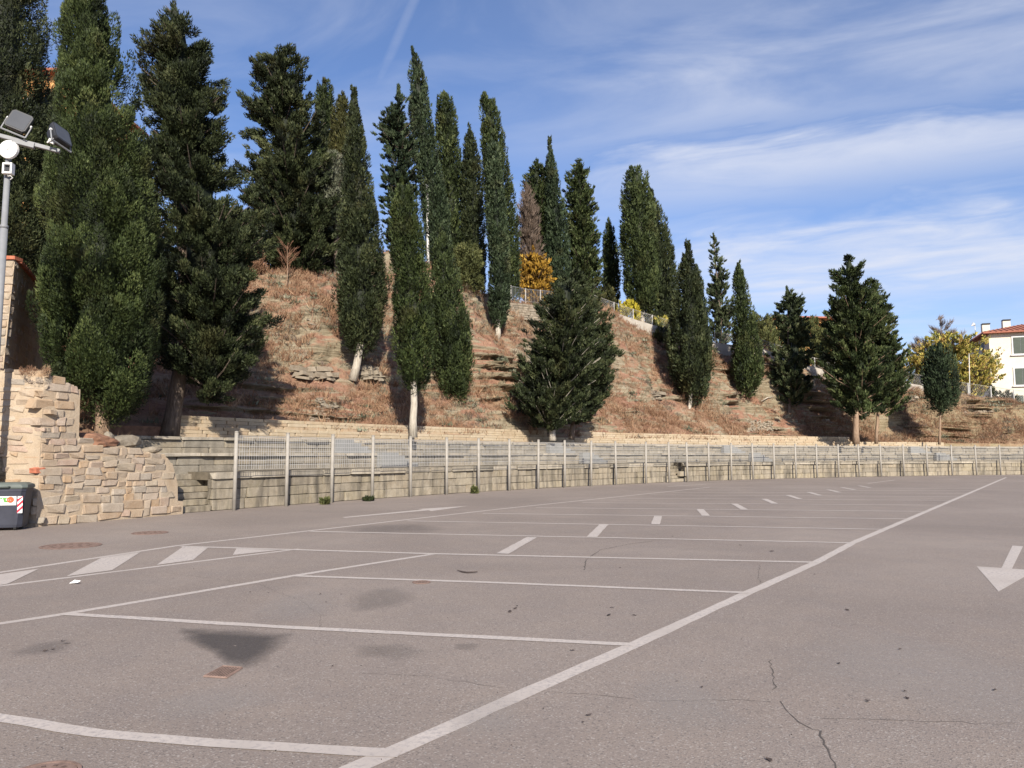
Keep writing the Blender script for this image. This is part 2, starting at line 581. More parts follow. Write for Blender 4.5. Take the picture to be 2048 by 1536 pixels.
def obj(name, me, parent=None, loc=None):
    o = bpy.data.objects.new(name, me)
    if loc is not None:
        o.location = Vector([float(c) for c in loc])
    return link(o, parent)


class MB:
    """Collects shapes in world coordinates; build() links them as one mesh (relative to parent)."""

    def __init__(s):
        s.v, s.f, s.fade = [], [], []

    def add(s, vs, fs):
        o = len(s.v)
        s.v += [tuple(float(c) for c in p) for p in vs]
        s.f += [tuple(o + i for i in f) for f in fs]

    def box(s, c, d, rz=0.0, rx=0.0, ry=0.0, taper=1.0):
        mat = Matrix.Rotation(rz, 3, 'Z') @ Matrix.Rotation(ry, 3, 'Y') @ Matrix.Rotation(rx, 3, 'X')
        vs = []
        for z in (-.5, .5):
            k = taper if z > 0 else 1.0
            for x, y in ((-.5, -.5), (.5, -.5), (.5, .5), (-.5, .5)):
                p = mat @ Vector((x * d[0] * k, y * d[1] * k, z * d[2]))
                vs.append((c[0] + p.x, c[1] + p.y, c[2] + p.z))
        s.add(vs, [(3, 2, 1, 0), (4, 5, 6, 7), (0, 1, 5, 4), (1, 2, 6, 5), (2, 3, 7, 6), (3, 0, 4, 7)])
        return s

    def tube(s, pts, rad, n=8, caps=True):
        pts = [Vector([float(c) for c in p]) for p in pts]
        if not hasattr(rad, '__len__'):
            rad = [rad] * len(pts)
        vs, fs = [], []
        for i, p in enumerate(pts):
            d = (pts[min(i + 1, len(pts) - 1)] - pts[max(i - 1, 0)]).normalized()
            a = d.orthogonal() if abs(d.z) < 0.9 else Vector((1, 0, 0)).cross(d)
            if abs(d.z) < 0.9:
                a = Vector((0, 0, 1)).cross(d)
            a.normalize()
            b = d.cross(a)
            for k in range(n):
                t = 2 * math.pi * k / n
                vs.append(p + (a * math.cos(t) + b * math.sin(t)) * rad[i])
        for i in range(len(pts) - 1):
            for k in range(n):
                k2 = (k + 1) % n
                fs.append((i * n + k, i * n + k2, (i + 1) * n + k2, (i + 1) * n + k))
        if caps:
            fs.append(tuple(reversed(range(n))))
            fs.append(tuple((len(pts) - 1) * n + k for k in range(n)))
        s.add(vs, fs)
        return s

    def poly(s, pts, z=None):
        pts = [(p[0], p[1], p[2] if z is None else z) for p in pts]
        a = sum(pts[i][0] * pts[(i + 1) % len(pts)][1] - pts[(i + 1) % len(pts)][0] * pts[i][1] for i in range(len(pts)))
        if a < 0:
            pts = pts[::-1]
        s.add(pts, [tuple(range(len(pts)))])
        return s

    def prism(s, pts, off):
        """closed outline pts (3D, planar) extruded by vector off"""
        n = len(pts)
        vs = [tuple(p) for p in pts] + [(p[0] + off[0], p[1] + off[1], p[2] + off[2]) for p in pts]
        fs = [tuple(range(n))[::-1], tuple(range(n, 2 * n))]
        fs += [(i, (i + 1) % n, n + (i + 1) % n, n + i) for i in range(n)]
        s.add(vs, fs)
        return s

    def build(s, name, mat, parent=None, smooth_=False, bevel=0.0, attrs=None):
        org = Vector((0, 0, 0))
        if parent is not None:
            q = parent
            while q is not None:
                org += q.location
                q = q.parent
        v = np.array(s.v, float) - np.array(org)
        loops = [i for f in s.f for i in f]
        me = npmesh(name, v, loops, [len(f) for f in s.f], mat, smooth_, attrs)
        bm = bmesh.new()
        bm.from_mesh(me)
        bmesh.ops.recalc_face_normals(bm, faces=bm.faces)
        if bevel:
            bmesh.ops.bevel(bm, geom=bm.edges[:], offset=bevel, segments=2, affect='EDGES', profile=0.6)
        bm.to_mesh(me)
        bm.free()
        return obj(name, me, parent)


# ------------------------------------------------------------------ the wall line (posts stand on it)
POST_PX = [(476.6, 1020.5), (579, 1012), (668, 1005.5), (748, 999.5), (824, 994), (895, 989.5), (958.5, 985.3), (1018.7, 981.5),
           (1075.8, 978), (1128.5, 975), (1180.4, 972.3), (1230, 970), (1289, 967.3), (1334.8, 965.3), (1371, 963.9), (1413.6, 962.4), (1458, 960.9),
           (1501, 959.6), (1543, 958.4), (1585.8, 957.3), (1627.5, 956.3), (1670, 955.3), (1711, 954.4), (1754.6, 953.5), (1799.5, 952.7),
           (1846, 951.9), (1895, 951.2), (1943.5, 950.6), (1990.8, 950.1), (2039, 949.7)]
_p = np.array([gnd(u, v)[:2] for u, v in POST_PX])
# smooth parabola-like curve through the measured posts: fit x(k), y(k)
_k = np.arange(len(_p))
_fx, _fy = np.polyfit(_k, _p[:, 0], 3), np.polyfit(_k, _p[:, 1], 3)
_kk = np.linspace(0, len(_p) + 10, 800)
_c = np.stack([np.polyval(_fx, np.minimum(_kk, len(_p) - 1)), np.polyval(_fy, np.minimum(_kk, len(_p) - 1))], 1)
_in = _kk <= len(_p) - 1
_c = _c[_in]
_d0 = (_c[8] - _c[0]) / np.linalg.norm(_c[8] - _c[0])
_d1 = (_c[-1] - _c[-8]) / np.linalg.norm(_c[-1] - _c[-8])
_pre = [_c[0] - _d0 * d for d in np.arange(30, 0, -0.25)]
_post = [_c[-1] + _d1 * d for d in np.arange(0.25, 40, 0.25)]
WC = np.concatenate([_pre, _c, _post])
_seg = np.linalg.norm(np.diff(WC, axis=0), axis=1)
WS = np.concatenate([[0], np.cumsum(_seg)])
WS -= np.interp(0, [0], [WS[len(_pre)]])
WT = np.gradient(WC, WS, axis=0)
WT /= np.linalg.norm(WT, axis=1)[:, None]
for _ in range(3):
    WT[1:-1] = (WT[:-2] + 2 * WT[1:-1] + WT[2:]) / 4
WN = np.stack([-WT[:, 1], WT[:, 0]], 1)


def wpos(s, t):
    s = np.asarray(s, float)
    t = np.asarray(t, float)
    x = np.interp(s, WS, WC[:, 0]) + np.interp(s, WS, WN[:, 0]) * t
    y = np.interp(s, WS, WC[:, 1]) + np.interp(s, WS, WN[:, 1]) * t
    return x, y


def wang(s):
    return math.atan2(np.interp(s, WS, WT[:, 1]), np.interp(s, WS, WT[:, 0]))


def st(x, y):
    """world -> (s, t)"""
    x = np.atleast_1d(np.asarray(x, float))
    y = np.atleast_1d(np.asarray(y, float))
    S, T = np.empty(len(x)), np.empty(len(x))
    for a in range(0, len(x), 2000):
        b = min(a + 2000, len(x))
        dx = x[a:b, None] - WC[None, :, 0]
        dy = y[a:b, None] - WC[None, :, 1]
        i = np.argmin(dx * dx + dy * dy, 1)
        r = np.arange(b - a)
        S[a:b] = WS[i] + dx[r, i] * WT[i, 0] + dy[r, i] * WT[i, 1]
        T[a:b] = dx[r, i] * WN[i, 0] + dy[r, i] * WN[i, 1]
    return S, T


def s_of(u, t):
    """where the vertical plane of image column u meets the line at setback t"""
    ss = np.linspace(-12, 78, 3000)
    x, y = wpos(ss, t)
    return float(np.interp(0, *zip(*sorted(zip((x / y - (u - CX) / (FPX * math.cos(PITCH) - (CY - HORIZON) * 0)) * 1.0, ss)))))


# ------------------------------------------------------------------ hill
CREST = [(-300, 30, 700), (100, 33, 640), (300, 35, 600), (450, 36, 565), (560, 37, 540), (680, 40, 552), (770, 43, 505), (850, 45, 530), (950, 47.5, 580), (1040, 51, 606),
         (1120, 54, 612), (1200, 56, 618), (1250, 57.5, 638), (1330, 59, 662), (1420, 60.5, 688), (1520, 61.5, 700), (1640, 62.5, 742),
         (1740, 63.5, 756), (1850, 65, 776), (1950, 66, 793), (2060, 67, 808), (2300, 70, 830)]
_cp = np.array([at(u, v, y) for u, y, v in CREST])
_cs, _ct = st(_cp[:, 0], _cp[:, 1])
_o = np.argsort(_cs)
CS, CT, CZ = _cs[_o], _ct[_o], _cp[_o, 2]


def hill_tau(s, t):
    L = 1 - smooth(-2.9, -2.0, s)
    t0 = 3.9 * (1 - L) + 0.35 * L
    z0 = 2.42 * (1 - L) + 1.75 * L
    tc = np.interp(s, CS, CT)
    zc = np.interp(s, CS, CZ)
    return (t - t0) / (tc - t0), z0, zc, tc


def hill_h(s, t):
    s = np.asarray(s, float)
    t = np.asarray(t, float)
    tau, z0, zc, tc = hill_tau(s, t)
    k = np.clip(tau, 0, 1)
    toe = smooth(24, 44, s)                       # towards the right the bank has a gentle toe
    f = (1 - toe) * (0.72 * k + 0.28 * smooth(0, 1, k)) + toe * (0.6 * k ** 1.5 + 0.4 * smooth(0.3, 0.85, k))
    h = z0 + (zc - z0) * f
    h = h + np.clip(t - tc, 0, 60) * 0.05
    return np.where(tau < 0, z0 - 0.1, h)


def hill_at(x, y):
    s, t = st(x, y)
    return hill_h(s, t)


def on_hill(u, v, y0=20, y1=75):
    """first point where the image ray meets the hill"""
    ys = np.linspace(y0, y1, 1200)
    d = ray(u, v)
    x, z = d[0] / d[1] * ys, CAMH + d[2] / d[1] * ys
    s, t = st(x, ys)
    h = hill_h(s, t)
    tau = hill_tau(s, t)[0]
    ok = (h >= z) & (tau >= 0)
    i = int(np.argmax(ok)) if ok.any() else len(ys) - 1
    return np.array([x[i], ys[i], h[i]])


def build_hill():
    ss = np.concatenate([np.arange(-26, -6, 0.5), np.arange(-6, 72, 0.15), np.arange(72, 96, 0.5)])
    ta = np.concatenate([np.linspace(0, 1, 150), 1 + np.linspace(0.01, 1, 14) ** 2 * 5.0])
    S, A = np.meshgrid(ss, ta, indexing='ij')
    L = 1 - smooth(-2.9, -2.0, S)
    t0 = 3.9 * (1 - L) + 0.35 * L
    tc = np.interp(S, CS, CT)
    T = t0 + (tc - t0) * A
    H = hill_h(S, T)
    x, y = wpos(S, T)
    on = smooth(0.02, 0.12, A) * (1 - smooth(0.93, 1.02, A))
    big = fbm(x * 0.16, y * 0.16, H * 0.16, 4)
    med = fbm(x * 0.7, y * 0.7, H * 0.7, 4)
    H2 = H + on * (0.7 * big + 0.2 * med)
    # layered rock: ledges that stick out of the slope in patches
    warp = 0.35 * fbm(x * 0.25 + 4, y * 0.25, 0, 3) + 0.06 * x * 0.3
    zz = H2 + warp
    lay = np.abs(((zz * 1.55) % 1.0) - 0.5) * 2
    lay2 = np.abs(((zz * 4.1 + 0.3 * med) % 1.0) - 0.5) * 2
    mask = smooth(-0.03, 0.16, fbm(x * 0.2 + 9, y * 0.2 + 3, H * 0.35, 3) + 0.02)
    push = on * mask * (0.62 * smooth(0.32, 0.52, lay) + 0.26 * smooth(0.35, 0.55, lay2) - 0.42) * (0.6 + 0.8 * vnoise(x * 0.9, y * 0.9, 5))
    gul = np.abs(fbm(S * 0.20 + 3, A * 1.3, 2.0, 3))
    push = push + on * (1.5 * np.minimum(gul, 0.5) - 0.4)
    push = push + on * 0.30 * med + on * 0.24 * fbm(x * 2.2, y * 2.2, H * 2.2, 4)
    x, y = wpos(S, T - push)
    V = np.stack([x, y, H2], -1)
    V[:, 0, 2] -= 0.7
    na, nb = V.shape[:2]
    idx = np.arange(na * nb).reshape(na, nb)
    q = np.stack([idx[:-1, :-1], idx[1:, :-1], idx[1:, 1:], idx[:-1, 1:]], -1).reshape(-1, 4)
    me = npmesh('hillside', V.reshape(-1, 3), q, 4, M['hill'], True)
    o = obj('hillside', me)
    tag(o, 'steep dry brown hillside of earth and layered rock behind the wall', kind='structure')
    return V, A, mask


HV, HA, HMASK = build_hill()

# outer ground + car park
MB().poly([(-1500, -1500, 0), (1500, -1500, 0), (1500, 1500, 0), (-1500, 1500, 0)], z=-0.06).build('ground', M['soil'])
tag(bpy.data.objects['ground'], 'bare earth ground reaching to the horizon', kind='structure')
_ls = np.arange(-28, 96, 1.0)
_lx, _ly = wpos(_ls, 0.5)
lot = [(x, y, 0) for x, y in zip(_lx, _ly)] + [(110, 60, 0), (110, -40, 0), (-45, -40, 0)]
car_park = MB().poly(lot, z=0.0).build('car_park', M['asphalt'])
tag(car_park, 'grey asphalt car park with painted bays', kind='structure')


# ------------------------------------------------------------------ painted markings (children of the car park)
def px_line(pts, w=0.11, name='painted_line', z=0.002, mat='paint', ragged=0.004):
    g = [gnd(u, v)[:2] for u, v in pts]
    dense = []
    for a, b in zip(g[:-1], g[1:]):
        n = max(2, int(np.linalg.norm(b - a) / 0.25))
        dense += [a + (b - a) * i / n for i in range(n)]
    dense.append(g[-1])
    P = np.array(dense)
    D = np.gradient(P, axis=0)
    D /= np.linalg.norm(D, axis=1)[:, None]
    Nn = np.stack([-D[:, 1], D[:, 0]], 1)
    jl = rng.normal(0, ragged, len(P))[:, None]
    jr = rng.normal(0, ragged, len(P))[:, None]
    Lf, Rt = P + Nn * (w / 2 + jl), P - Nn * (w / 2 + jr)
    V = np.concatenate([np.c_[Lf, np.full(len(P), z)], np.c_[Rt, np.full(len(P), z)]])
    n = len(P)
    F = [(i, n + i, n + i + 1, i + 1) for i in range(n - 1)]
    return obj(name, npmesh(name, V, np.array(F), 4, M[mat]), car_park)


ROWA = [(640, 1567), (800, 1497), (1270, 1289), (1495, 1186), (1632, 1125), (1705, 1086), (2012, 955)]
px_line(ROWA, 0.135)
px_line([(-180, 1405), (0, 1437), (200, 1468), (430, 1487), (800, 1508)], 0.115, z=0.0045)
px_line([(128, 1228), (590, 1256), (1268, 1290)], 0.115, z=0.0045)
px_line([(585, 1152), (1000, 1166), (1497, 1186)], 0.115, z=0.0045)
px_line([(362, 1093), (870, 1108), (1634, 1125)], 0.125, z=0.0045)
px_line([(620, 1063), (1707, 1086)], 0.125, z=0.0045)
px_line([(815, 1042), (1772, 1059)], 0.125, z=0.0045)
px_line([(965, 1027), (1816, 1038)], 0.125, z=0.0045)
px_line([(1072, 1015.5), (1850, 1023)], 0.125, z=0.0045)
px_line([(1165, 1005.5), (1878, 1010.5)], 0.125, z=0.0045)
px_line([(1240, 996.5), (1902, 1001)], 0.125, z=0.0045)
px_line([(1300, 990), (1921, 993.5)], 0.125, z=0.0045)
px_line([(1345, 984.5), (1936, 987)], 0.125, z=0.0045)
px_line([(1385, 980), (1949, 981.5)], 0.125, z=0.0045)
px_line([(1420, 976), (1960, 976.8)], 0.125, z=0.0045)
px_line([(-200, 1277), (130, 1228), (585, 1152), (874, 1107)], 0.115)
px_line([(-200, 1176), (0, 1145), (350, 1092), (620, 1061.5), (1000, 1018), (1420, 974.5)], 0.115)
px_line([(-200, 1199), (0, 1172), (598, 1098)], 0.10)
for a, b in [((1005, 1108), (1064, 1075)), ((1183, 1075), (1208, 1049)), ((1311, 1049), (1316, 1032.5)), ((1412, 1032), (1400, 1018.5)), ((1489, 1019.5), (1468, 1007.5)),
             ((1550, 1007.5), (1528, 998)), ((1600, 998.5), (1576, 990.5)), ((1640, 991), (1617, 984.5)), ((1679, 985), (1656, 979.5)), ((1710, 980), (1684, 975)), ((1740, 975.5), (1718, 971.5))]:
    px_line([a, b], 0.20, z=0.007)
for pts in ([(-80, 1165), (0, 1149), (78, 1138), (16, 1168), (-60, 1180)], [(202, 1116.5), (281, 1104.5), (224, 1141), (133, 1153)], [(366, 1093.8), (416, 1095.5), (386, 1120.5), (313, 1130.5)], [(473, 1097.5), (559, 1100.5), (465.5, 1110.5)]):
    g = [gnd(u, v) for u, v in pts]
    MB().poly(g, z=0.0045).build('hatch_bar', M['paint'], car_park)


def arrow(outline, name='painted_arrow'):
    MB().poly([gnd(u, v) for u, v in outline], z=0.003).build(name, M['paint'], car_park)


arrow([(2025, 1091.4), (2046, 1093), (2024, 1137.8), (2072, 1141), (1997, 1183.5), (1953, 1133), (2003, 1136.3)])
arrow([(685, 1034.5), (845, 1019.3), (836, 1018.2), (936, 1012), (862, 1022.5), (858, 1020.7), (690, 1035.8)])
px_line([(1335, 973), (1412, 968.5)], 0.12)
px_line([(1735, 967), (1790, 960)], 0.12)
px_line([(1898, 958.4), (1914, 958.4)], 0.3)


def blotch(name, pts, mat, z=0.003, rings=5):
    """flat stain: fan of rings with a fade attribute falling to the rim"""
    g = np.array([gnd(u, v)[:2] for u, v in pts])
    if mat != 'stain':
        c0_, (lo_, hi_) = g.mean(0), (g.min(0), g.max(0))
        g = np.array([c0_ + (hi_ - lo_) * 0.62 * (0.75 + 0.4 * rng.random()) * np.array([math.cos(t_), math.sin(t_)]) for t_ in np.linspace(0, 2 * math.pi, 10, endpoint=False)])
    n = len(g)
    out = []
    for i in range(n):
        for k in range(4):
            out.append(g[i] + (g[(i + 1) % n] - g[i]) * k / 4)
    g = np.array(out)
    n = len(g)
    c = g.mean(0)
    V, fade, F = [], [], []
    for r in range(rings + 1):
        f = 1 - r / rings
        for i in range(n):
            p = c + (g[i] - c) * (1.12 * (1 - f * 0.98))
            V.append((p[0], p[1], z))
            fade.append(min(1.0, f * 1.5) - 0.35 * (1 - f) ** 2)
    for r in range(rings):
        for i in range(n):
            j = (i + 1) % n
            F.append((r * n + i, r * n + j, (r + 1) * n + j, (r + 1) * n + i))
    me = npmesh(name, np.array(V), np.array(F), 4, M[mat], attrs={'fade': fade})
    return obj(name, me, car_park)


blotch('damp_patch', [(340, 1250), (470, 1255), (600, 1264), (585, 1290), (545, 1330), (500, 1346), (450, 1340), (410, 1308), (345, 1278)], 'stain', 0.0055, 8)
blotch('faint_stain', [(700, 1290), (830, 1285), (860, 1308), (800, 1322), (700, 1312)], 'scuff')
blotch('faint_stain', [(905, 1285), (970, 1286), (965, 1302), (900, 1302)], 'scuff')
blotch('faint_stain', [(660, 1215), (800, 1170), (860, 1172), (760, 1215), (680, 1226)], 'scuff')
blotch('faint_stain', [(690, 1055), (850, 1048), (900, 1060), (740, 1072)], 'scuff')
blotch('faint_stain', [(40, 1290), (130, 1280), (130, 1302), (60, 1315)], 'scuff')
blotch('worn_patch', [(330, 1380), (480, 1370), (520, 1450), (330, 1440)], 'pale')
blotch('worn_patch', [(560, 1180), (640, 1200), (650, 1240), (540, 1230)], 'pale')
blotch('worn_patch', [(1850, 1240), (1900, 1240), (1895, 1536), (1810, 1536)], 'pale')
blotch('worn_patch', [(1250, 1390), (1420, 1330), (1450, 1420), (1300, 1480)], 'pale')
blotch('worn_patch', [(900, 1400), (1060, 1380), (1040, 1460), (900, 1480)], 'pale')


def crack(pts, w=0.012, z=0.0018, jit=0.02):
    g = [gnd(u, v)[:2] for u, v in pts]
    P = []
    for a, b in zip(g[:-1], g[1:]):
        n = max(3, int(np.linalg.norm(b - a) / 0.06))
        P += [a + (b - a) * i / n + rng.normal(0, jit * 0.5, 2) for i in range(n)]
    P = np.array(P)
    D = np.gradient(P, axis=0)
    D /= np.linalg.norm(D, axis=1)[:, None] + 1e-9
    Nn = np.stack([-D[:, 1], D[:, 0]], 1)
    ww = w * (0.15 + 0.65 * rng.random(len(P)))[:, None] * 0.5
    V = np.concatenate([np.c_[P + Nn * ww, np.full(len(P), z)], np.c_[P - Nn * ww, np.full(len(P), z)]])
    n = len(P)
    F = [(i, n + i, n + i + 1, i + 1) for i in range(n - 1)]
    obj('crack', npmesh('crack', V, np.array(F), 4, M['crack']), car_park)


crack([(1538, 1320), (1548, 1350), (1545, 1385)], 0.012)
crack([(1557, 1404), (1590, 1440), (1618, 1455), (1640, 1462), (1658, 1500), (1672, 1536), (1690, 1590)], 0.016)
crack([(1300, 1402), (1480, 1400), (1560, 1404)], 0.007)
crack([(1640, 1437), (1800, 1441), (1950, 1446), (2060, 1449)], 0.008)
crack([(720, 1347), (850, 1352), (960, 1370), (1020, 1380)], 0.007)
crack([(1095, 1383), (1190, 1389), (1290, 1402)], 0.007)
crack([(1520, 1130), (1515, 1155), (1525, 1172)], 0.012)
crack([(1168, 1140), (1172, 1120), (1200, 1100), (1260, 1088), (1310, 1082)], 0.03, jit=0.01)
crack([(330, 1145), (520, 1170), (600, 1200), (640, 1230), (642, 1262)], 0.006)

# dead leaves and dark spots scattered on the asphalt (too many and small to tell apart)
_mb = MB()


def spot(u, v, r, asp=0.45):
    c = gnd(u, v)
    a0 = rng.random() * 6.28
    n = 7
    pts = []
    for i in range(n):
        t = 2 * math.pi * i / n
        rr = r * 0.58 * (0.6 + 0.6 * rng.random())
        x, y = rr * math.cos(t), rr * math.sin(t) * asp
        pts.append((c[0] + x * math.cos(a0) - y * math.sin(a0), c[1] + x * math.sin(a0) + y * math.cos(a0), 0.003 + 0.012 * rng.random()))
    _mb.add(pts, [tuple(range(n))])


for u, v, r in [(1030, 1218, .06), (1020, 1224, .07), (1034, 1213, .04), (1218, 1231, .07), (1269, 1231, .05), (1224, 1216, .04), (1145, 1302, .04), (1178, 1432, .04), (1166, 1446, .03), (1678, 1328, .04),
                (1695, 1221, .05), (1629, 1150, .05), (1543, 1103, .08), (1345, 1073, .06), (1482, 1091, .05), (132, 1288, .06), (125, 1283, .04), (105, 1300, .03), (640, 1189, .04), (652, 1205, .04), (682, 1190, .03),
                (722, 1332, .02), (665, 1333, .02), (1355, 1364, .03), (1404, 1376, .03), (1736, 1404, .04), (1815, 1398, .04), (1810, 1384, .03), (1990, 1382, .04), (1538, 1522, .04), (90, 1303, .04), (500, 1185, .03), (1800, 1300, .03), (537, 1186, .03), (1241, 1136, .05)]:
    spot(u, v, r)
for i in range(70):
    u, v = rng.uniform(0, 2048), 985 + (1536 - 985) * rng.random() ** 0.8
    spot(u, v, rng.uniform(0.004, 0.013))
o = _mb.build('leaf_litter', M['litter'])
tag(o, 'small dark dead leaves scattered over the asphalt', 'leaf litter', kind='stuff')

# scrap of paper, cigarette-size white bits, twig
c = gnd(149, 1168)
mb = MB()
mb.add([(c[0] - .05, c[1] - .03, .012), (c[0] + .05, c[1] - .02, .02), (c[0] + .06, c[1] + .03, .035), (c[0] - .04, c[1] + .04, .03), (c[0], c[1], .05), (c[0], c[1], .006)],
       [(0, 1, 4), (1, 2, 4), (2, 3, 4), (3, 0, 4), (1, 0, 5), (2, 1, 5), (3, 2, 5), (0, 3, 5)])
tag(mb.build('paper_scrap', M['paper']), 'crumpled white paper scrap on asphalt below the striped hatch bars', 'litter')
a = gnd(913, 1145)
b_ = gnd(955, 1147)
tag(MB().tube([(a[0], a[1] + .08, .02), ((a[0] * .7 + b_[0] * .3), a[1] - .02, .012), ((a[0] + b_[0]) / 2, (a[1] + b_[1]) / 2 - .03, .012), (b_[0], b_[1] + .02, .02)], [.004, .011, .012, .007], 6).build('fallen_twig', M['litter']),
    'thin dark curved twig lying on the asphalt between bay lines', 'twig')


# manhole covers and drain
def manhole(u, v, r, label, holes=True, square=False):
    c = gnd(u, v)
    t = empty('manhole_cover', (c[0], c[1], 0), label, 'manhole cover', 'iron covers in the asphalt')
    def disc(rad, z0, z1, n=28):
        m_ = MB()
        pts = [(c[0] + rad * math.cos(2 * math.pi * i / n), c[1] + rad * math.sin(2 * math.pi * i / n), z0) for i in range(n)]
        m_.prism(pts, (0, 0, z1 - z0))
        return m_
    ring = MB()
    n = 28
    V = []
    for rad, z in ((r * 1.14, 0.002), (r * 1.14, 0.009), (r * 1.02, 0.009), (r * 1.02, 0.002)):
        V += [(c[0] + rad * math.cos(2 * math.pi * i / n), c[1] + rad * math.sin(2 * math.pi * i / n), z) for i in range(n)]
    F = []
    for k in range(3):
        F += [(k * n + i, k * n + (i + 1) % n, (k + 1) * n + (i + 1) % n, (k + 1) * n + i) for i in range(n)]
    ring.add(V, F)
    ring.build('rim', M['rust'], t)
    disc(r, 0.001, 0.007).build('cover_plate', M['rust'], t)
    for k, rr in ((6, r * .35), (12, r * .7)):
        for i in range(k):
            t_ = 2 * math.pi * i / k
            MB().box((c[0] + rr * math.cos(t_), c[1] + rr * math.sin(t_), 0.0085), (r * .13, r * .13, 0.003), t_).build('stud', M['stud'], t)


manhole(85, 1552, 0.15, 'rusty round manhole cover at the bottom left corner of the asphalt')
manhole(142, 1092, 0.42, 'wide rusty manhole cover in front of the rubbish bin')
manhole(300, 1066, 0.30, 'rusty manhole cover near the foot of the ruined rubble wall')
manhole(843, 1165, 0.10, 'tiny rusty cover crossing a white bay line')

cs = [gnd(u, v) for u, v in ((408, 1354), (446, 1334), (484, 1337), (452, 1357))]
cc = sum(cs) / 4
t = empty('drain_grate', (cc[0], cc[1], 0), 'rusty square drain grate at the tip of the damp stain', 'drain')
MB().poly(cs, z=0.0065).build('drain_pit', M['hole'], t)
e0, e1 = cs[1] - cs[0], cs[3] - cs[0]
fr = MB()
for i in range(4):
    a, b2 = cs[i], cs[(i + 1) % 4]
    fr.tube([(a[0], a[1], 0.004), (b2[0], b2[1], 0.004)], 0.009, 4)
fr.build('grate_frame', M['rust'], t)
for i in range(1, 8):
    p0 = cs[0] + e1 * i / 8
    p1 = p0 + e0
    MB().tube([(p0[0], p0[1], 0.003), (p1[0], p1[1], 0.003)], 0.009, 4).build('grate_bar', M['rust'], t)


# ------------------------------------------------------------------ stone blocks
def block_variants(n, jit, bev, seed):
    r_ = random.Random(seed)
    out = []
    for i in range(n):
        bm = bmesh.new()
        bmesh.ops.create_cube(bm, size=1.0)
        bmesh.ops.bevel(bm, geom=bm.edges[:], offset=bev, segments=1, affect='EDGES')
        for v in bm.verts:
            v.co += Vector([r_.uniform(-jit, jit) for _ in range(3)])
        out.append(bm)
    return out


def variants(name, n, jit, bev, seed, mat):
    res = []
    for bm in block_variants(n, jit, bev, seed):
        me = bpy.data.meshes.new(name)
        bm.to_mesh(me)
        bm.free()
        me.materials.append(mat)
        res.append(me)
    return res


BLK = {}


def put_block(name, mes, parent, loc, dims, rz, tilt=0.0):
    o = bpy.data.objects.new(name, random.choice(mes))
    o.location = Vector(loc) - parent.location
    o.scale = dims
    o.rotation_euler = (random.uniform(-tilt, tilt), random.uniform(-tilt, tilt), rz)
    link(o, parent)
    return o


def ribbon(s0, s1, t0, t1, z0, z1, step=0.6):
    """solid strip following the wall line"""
    ss = np.linspace(s0, s1, max(2, int((s1 - s0) / step)))
    V = []
    for t_, z in ((t0, z0), (t0, z1), (t1, z1), (t1, z0)):
        x, y = wpos(ss, t_)
        V.append(np.c_[x, y, np.full(len(ss), z)])
    n = len(ss)
    V = np.concatenate(V)
    F = []
    for k in range(4):
        k2 = (k + 1) % 4
        F += [(k * n + i, k * n + i + 1, k2 * n + i + 1, k2 * n + i) for i in range(n - 1)]
    mb = MB()
    mb.add(V, F + [(0, n, 2 * n, 3 * n), (n - 1, 4 * n - 1, 3 * n - 1, 2 * n - 1)])
    return mb


def tier(name, label, s0, s1, t0, t1, z0, courses, cop, mats, lens, seed, proud=0.03, skip=None, wob=0.006, joint=0.02, cap_col=None):
    random.seed(seed)
    x, y = wpos(s0, t0)
    root = empty(name, (x, y, z0), label, 'stone wall')
    ztop = z0 + sum(courses) + (cop or 0)
    segs = [(s0, s1)] if not skip else [(s0, skip[0]), (skip[1], s1)]
    for a, b in segs:
        ribbon(a + (0.35 if name == 'lower_wall' and a == s0 else 0), b, t0 + 0.06, t1, z0 - 0.1, ztop - 0.03).build('core', cap_col or M['joint'], root)
    rough = 1.0 if joint > 0.01 else 0.35
    mes = variants('stone_block', 9, 0.022 * rough, 0.035, seed, mats[0])
    cmes = variants('coping_slab', 7, 0.035, 0.05, seed + 1, mats[1])
    z = z0
    for ci, h in enumerate(list(courses) + ([cop] if cop else [])):
        is_c = cop and ci == len(courses)
        s = s0 + random.uniform(0, 0.3) * 0
        while s < s1 - 0.15:
            ln = random.uniform(*lens) * (1.15 if is_c else 1.0)
            ln = min(ln, s1 - s)
            m_ = s + ln / 2
            if not (skip and skip[0] < m_ < skip[1]):
                dep = 0.22
                pr = random.uniform(-wob, wob) + (random.uniform(0.03, 0.12) if is_c else 0.0)
                bx, by = wpos(m_, t0 + dep / 2 - pr)
                put_block('coping_slab' if is_c else 'stone_block', cmes if is_c else mes, root, (float(bx), float(by), z + h / 2), (ln - joint, dep, h - joint * 0.8), wang(m_), 0.012 * rough)
            s += ln
        z += h
    return root


S_END = 66.0
S_A = s_of(432, 0.35)
_sx = s_of(1332, 0.35)
_sx2 = s_of(1372, 0.35)
tier('lower_wall', 'long low weathered block wall standing right behind the metal fence posts', S_A, S_END, 0.35, 1.45, 0.0, (0.31, 0.29, 0.28), 0.2, (M['tier'], M['coping']), (0.75, 1.45), 11, skip=(_sx, _sx2), wob=0.015, cap_col=M['tier'])
tier('middle_tier', 'middle stone terrace step between the low block wall and the upper step', -2.3, S_END, 1.5, 2.65, 1.0, (0.26, 0.25), 0.11, (M['tier_grey'], M['coping']), (0.75, 1.5), 12, wob=0.02, cap_col=M['tier_grey'])
tier('upper_tier', 'upper grey stone terrace step directly below the cream wall', -2.3, S_END, 2.7, 3.9, 1.55, (0.23, 0.23), 0.11, (M['tier_grey'], M['coping']), (0.75, 1.5), 13, wob=0.02, cap_col=M['tier_grey'])
S_C0 = s_of(360, 3.7)
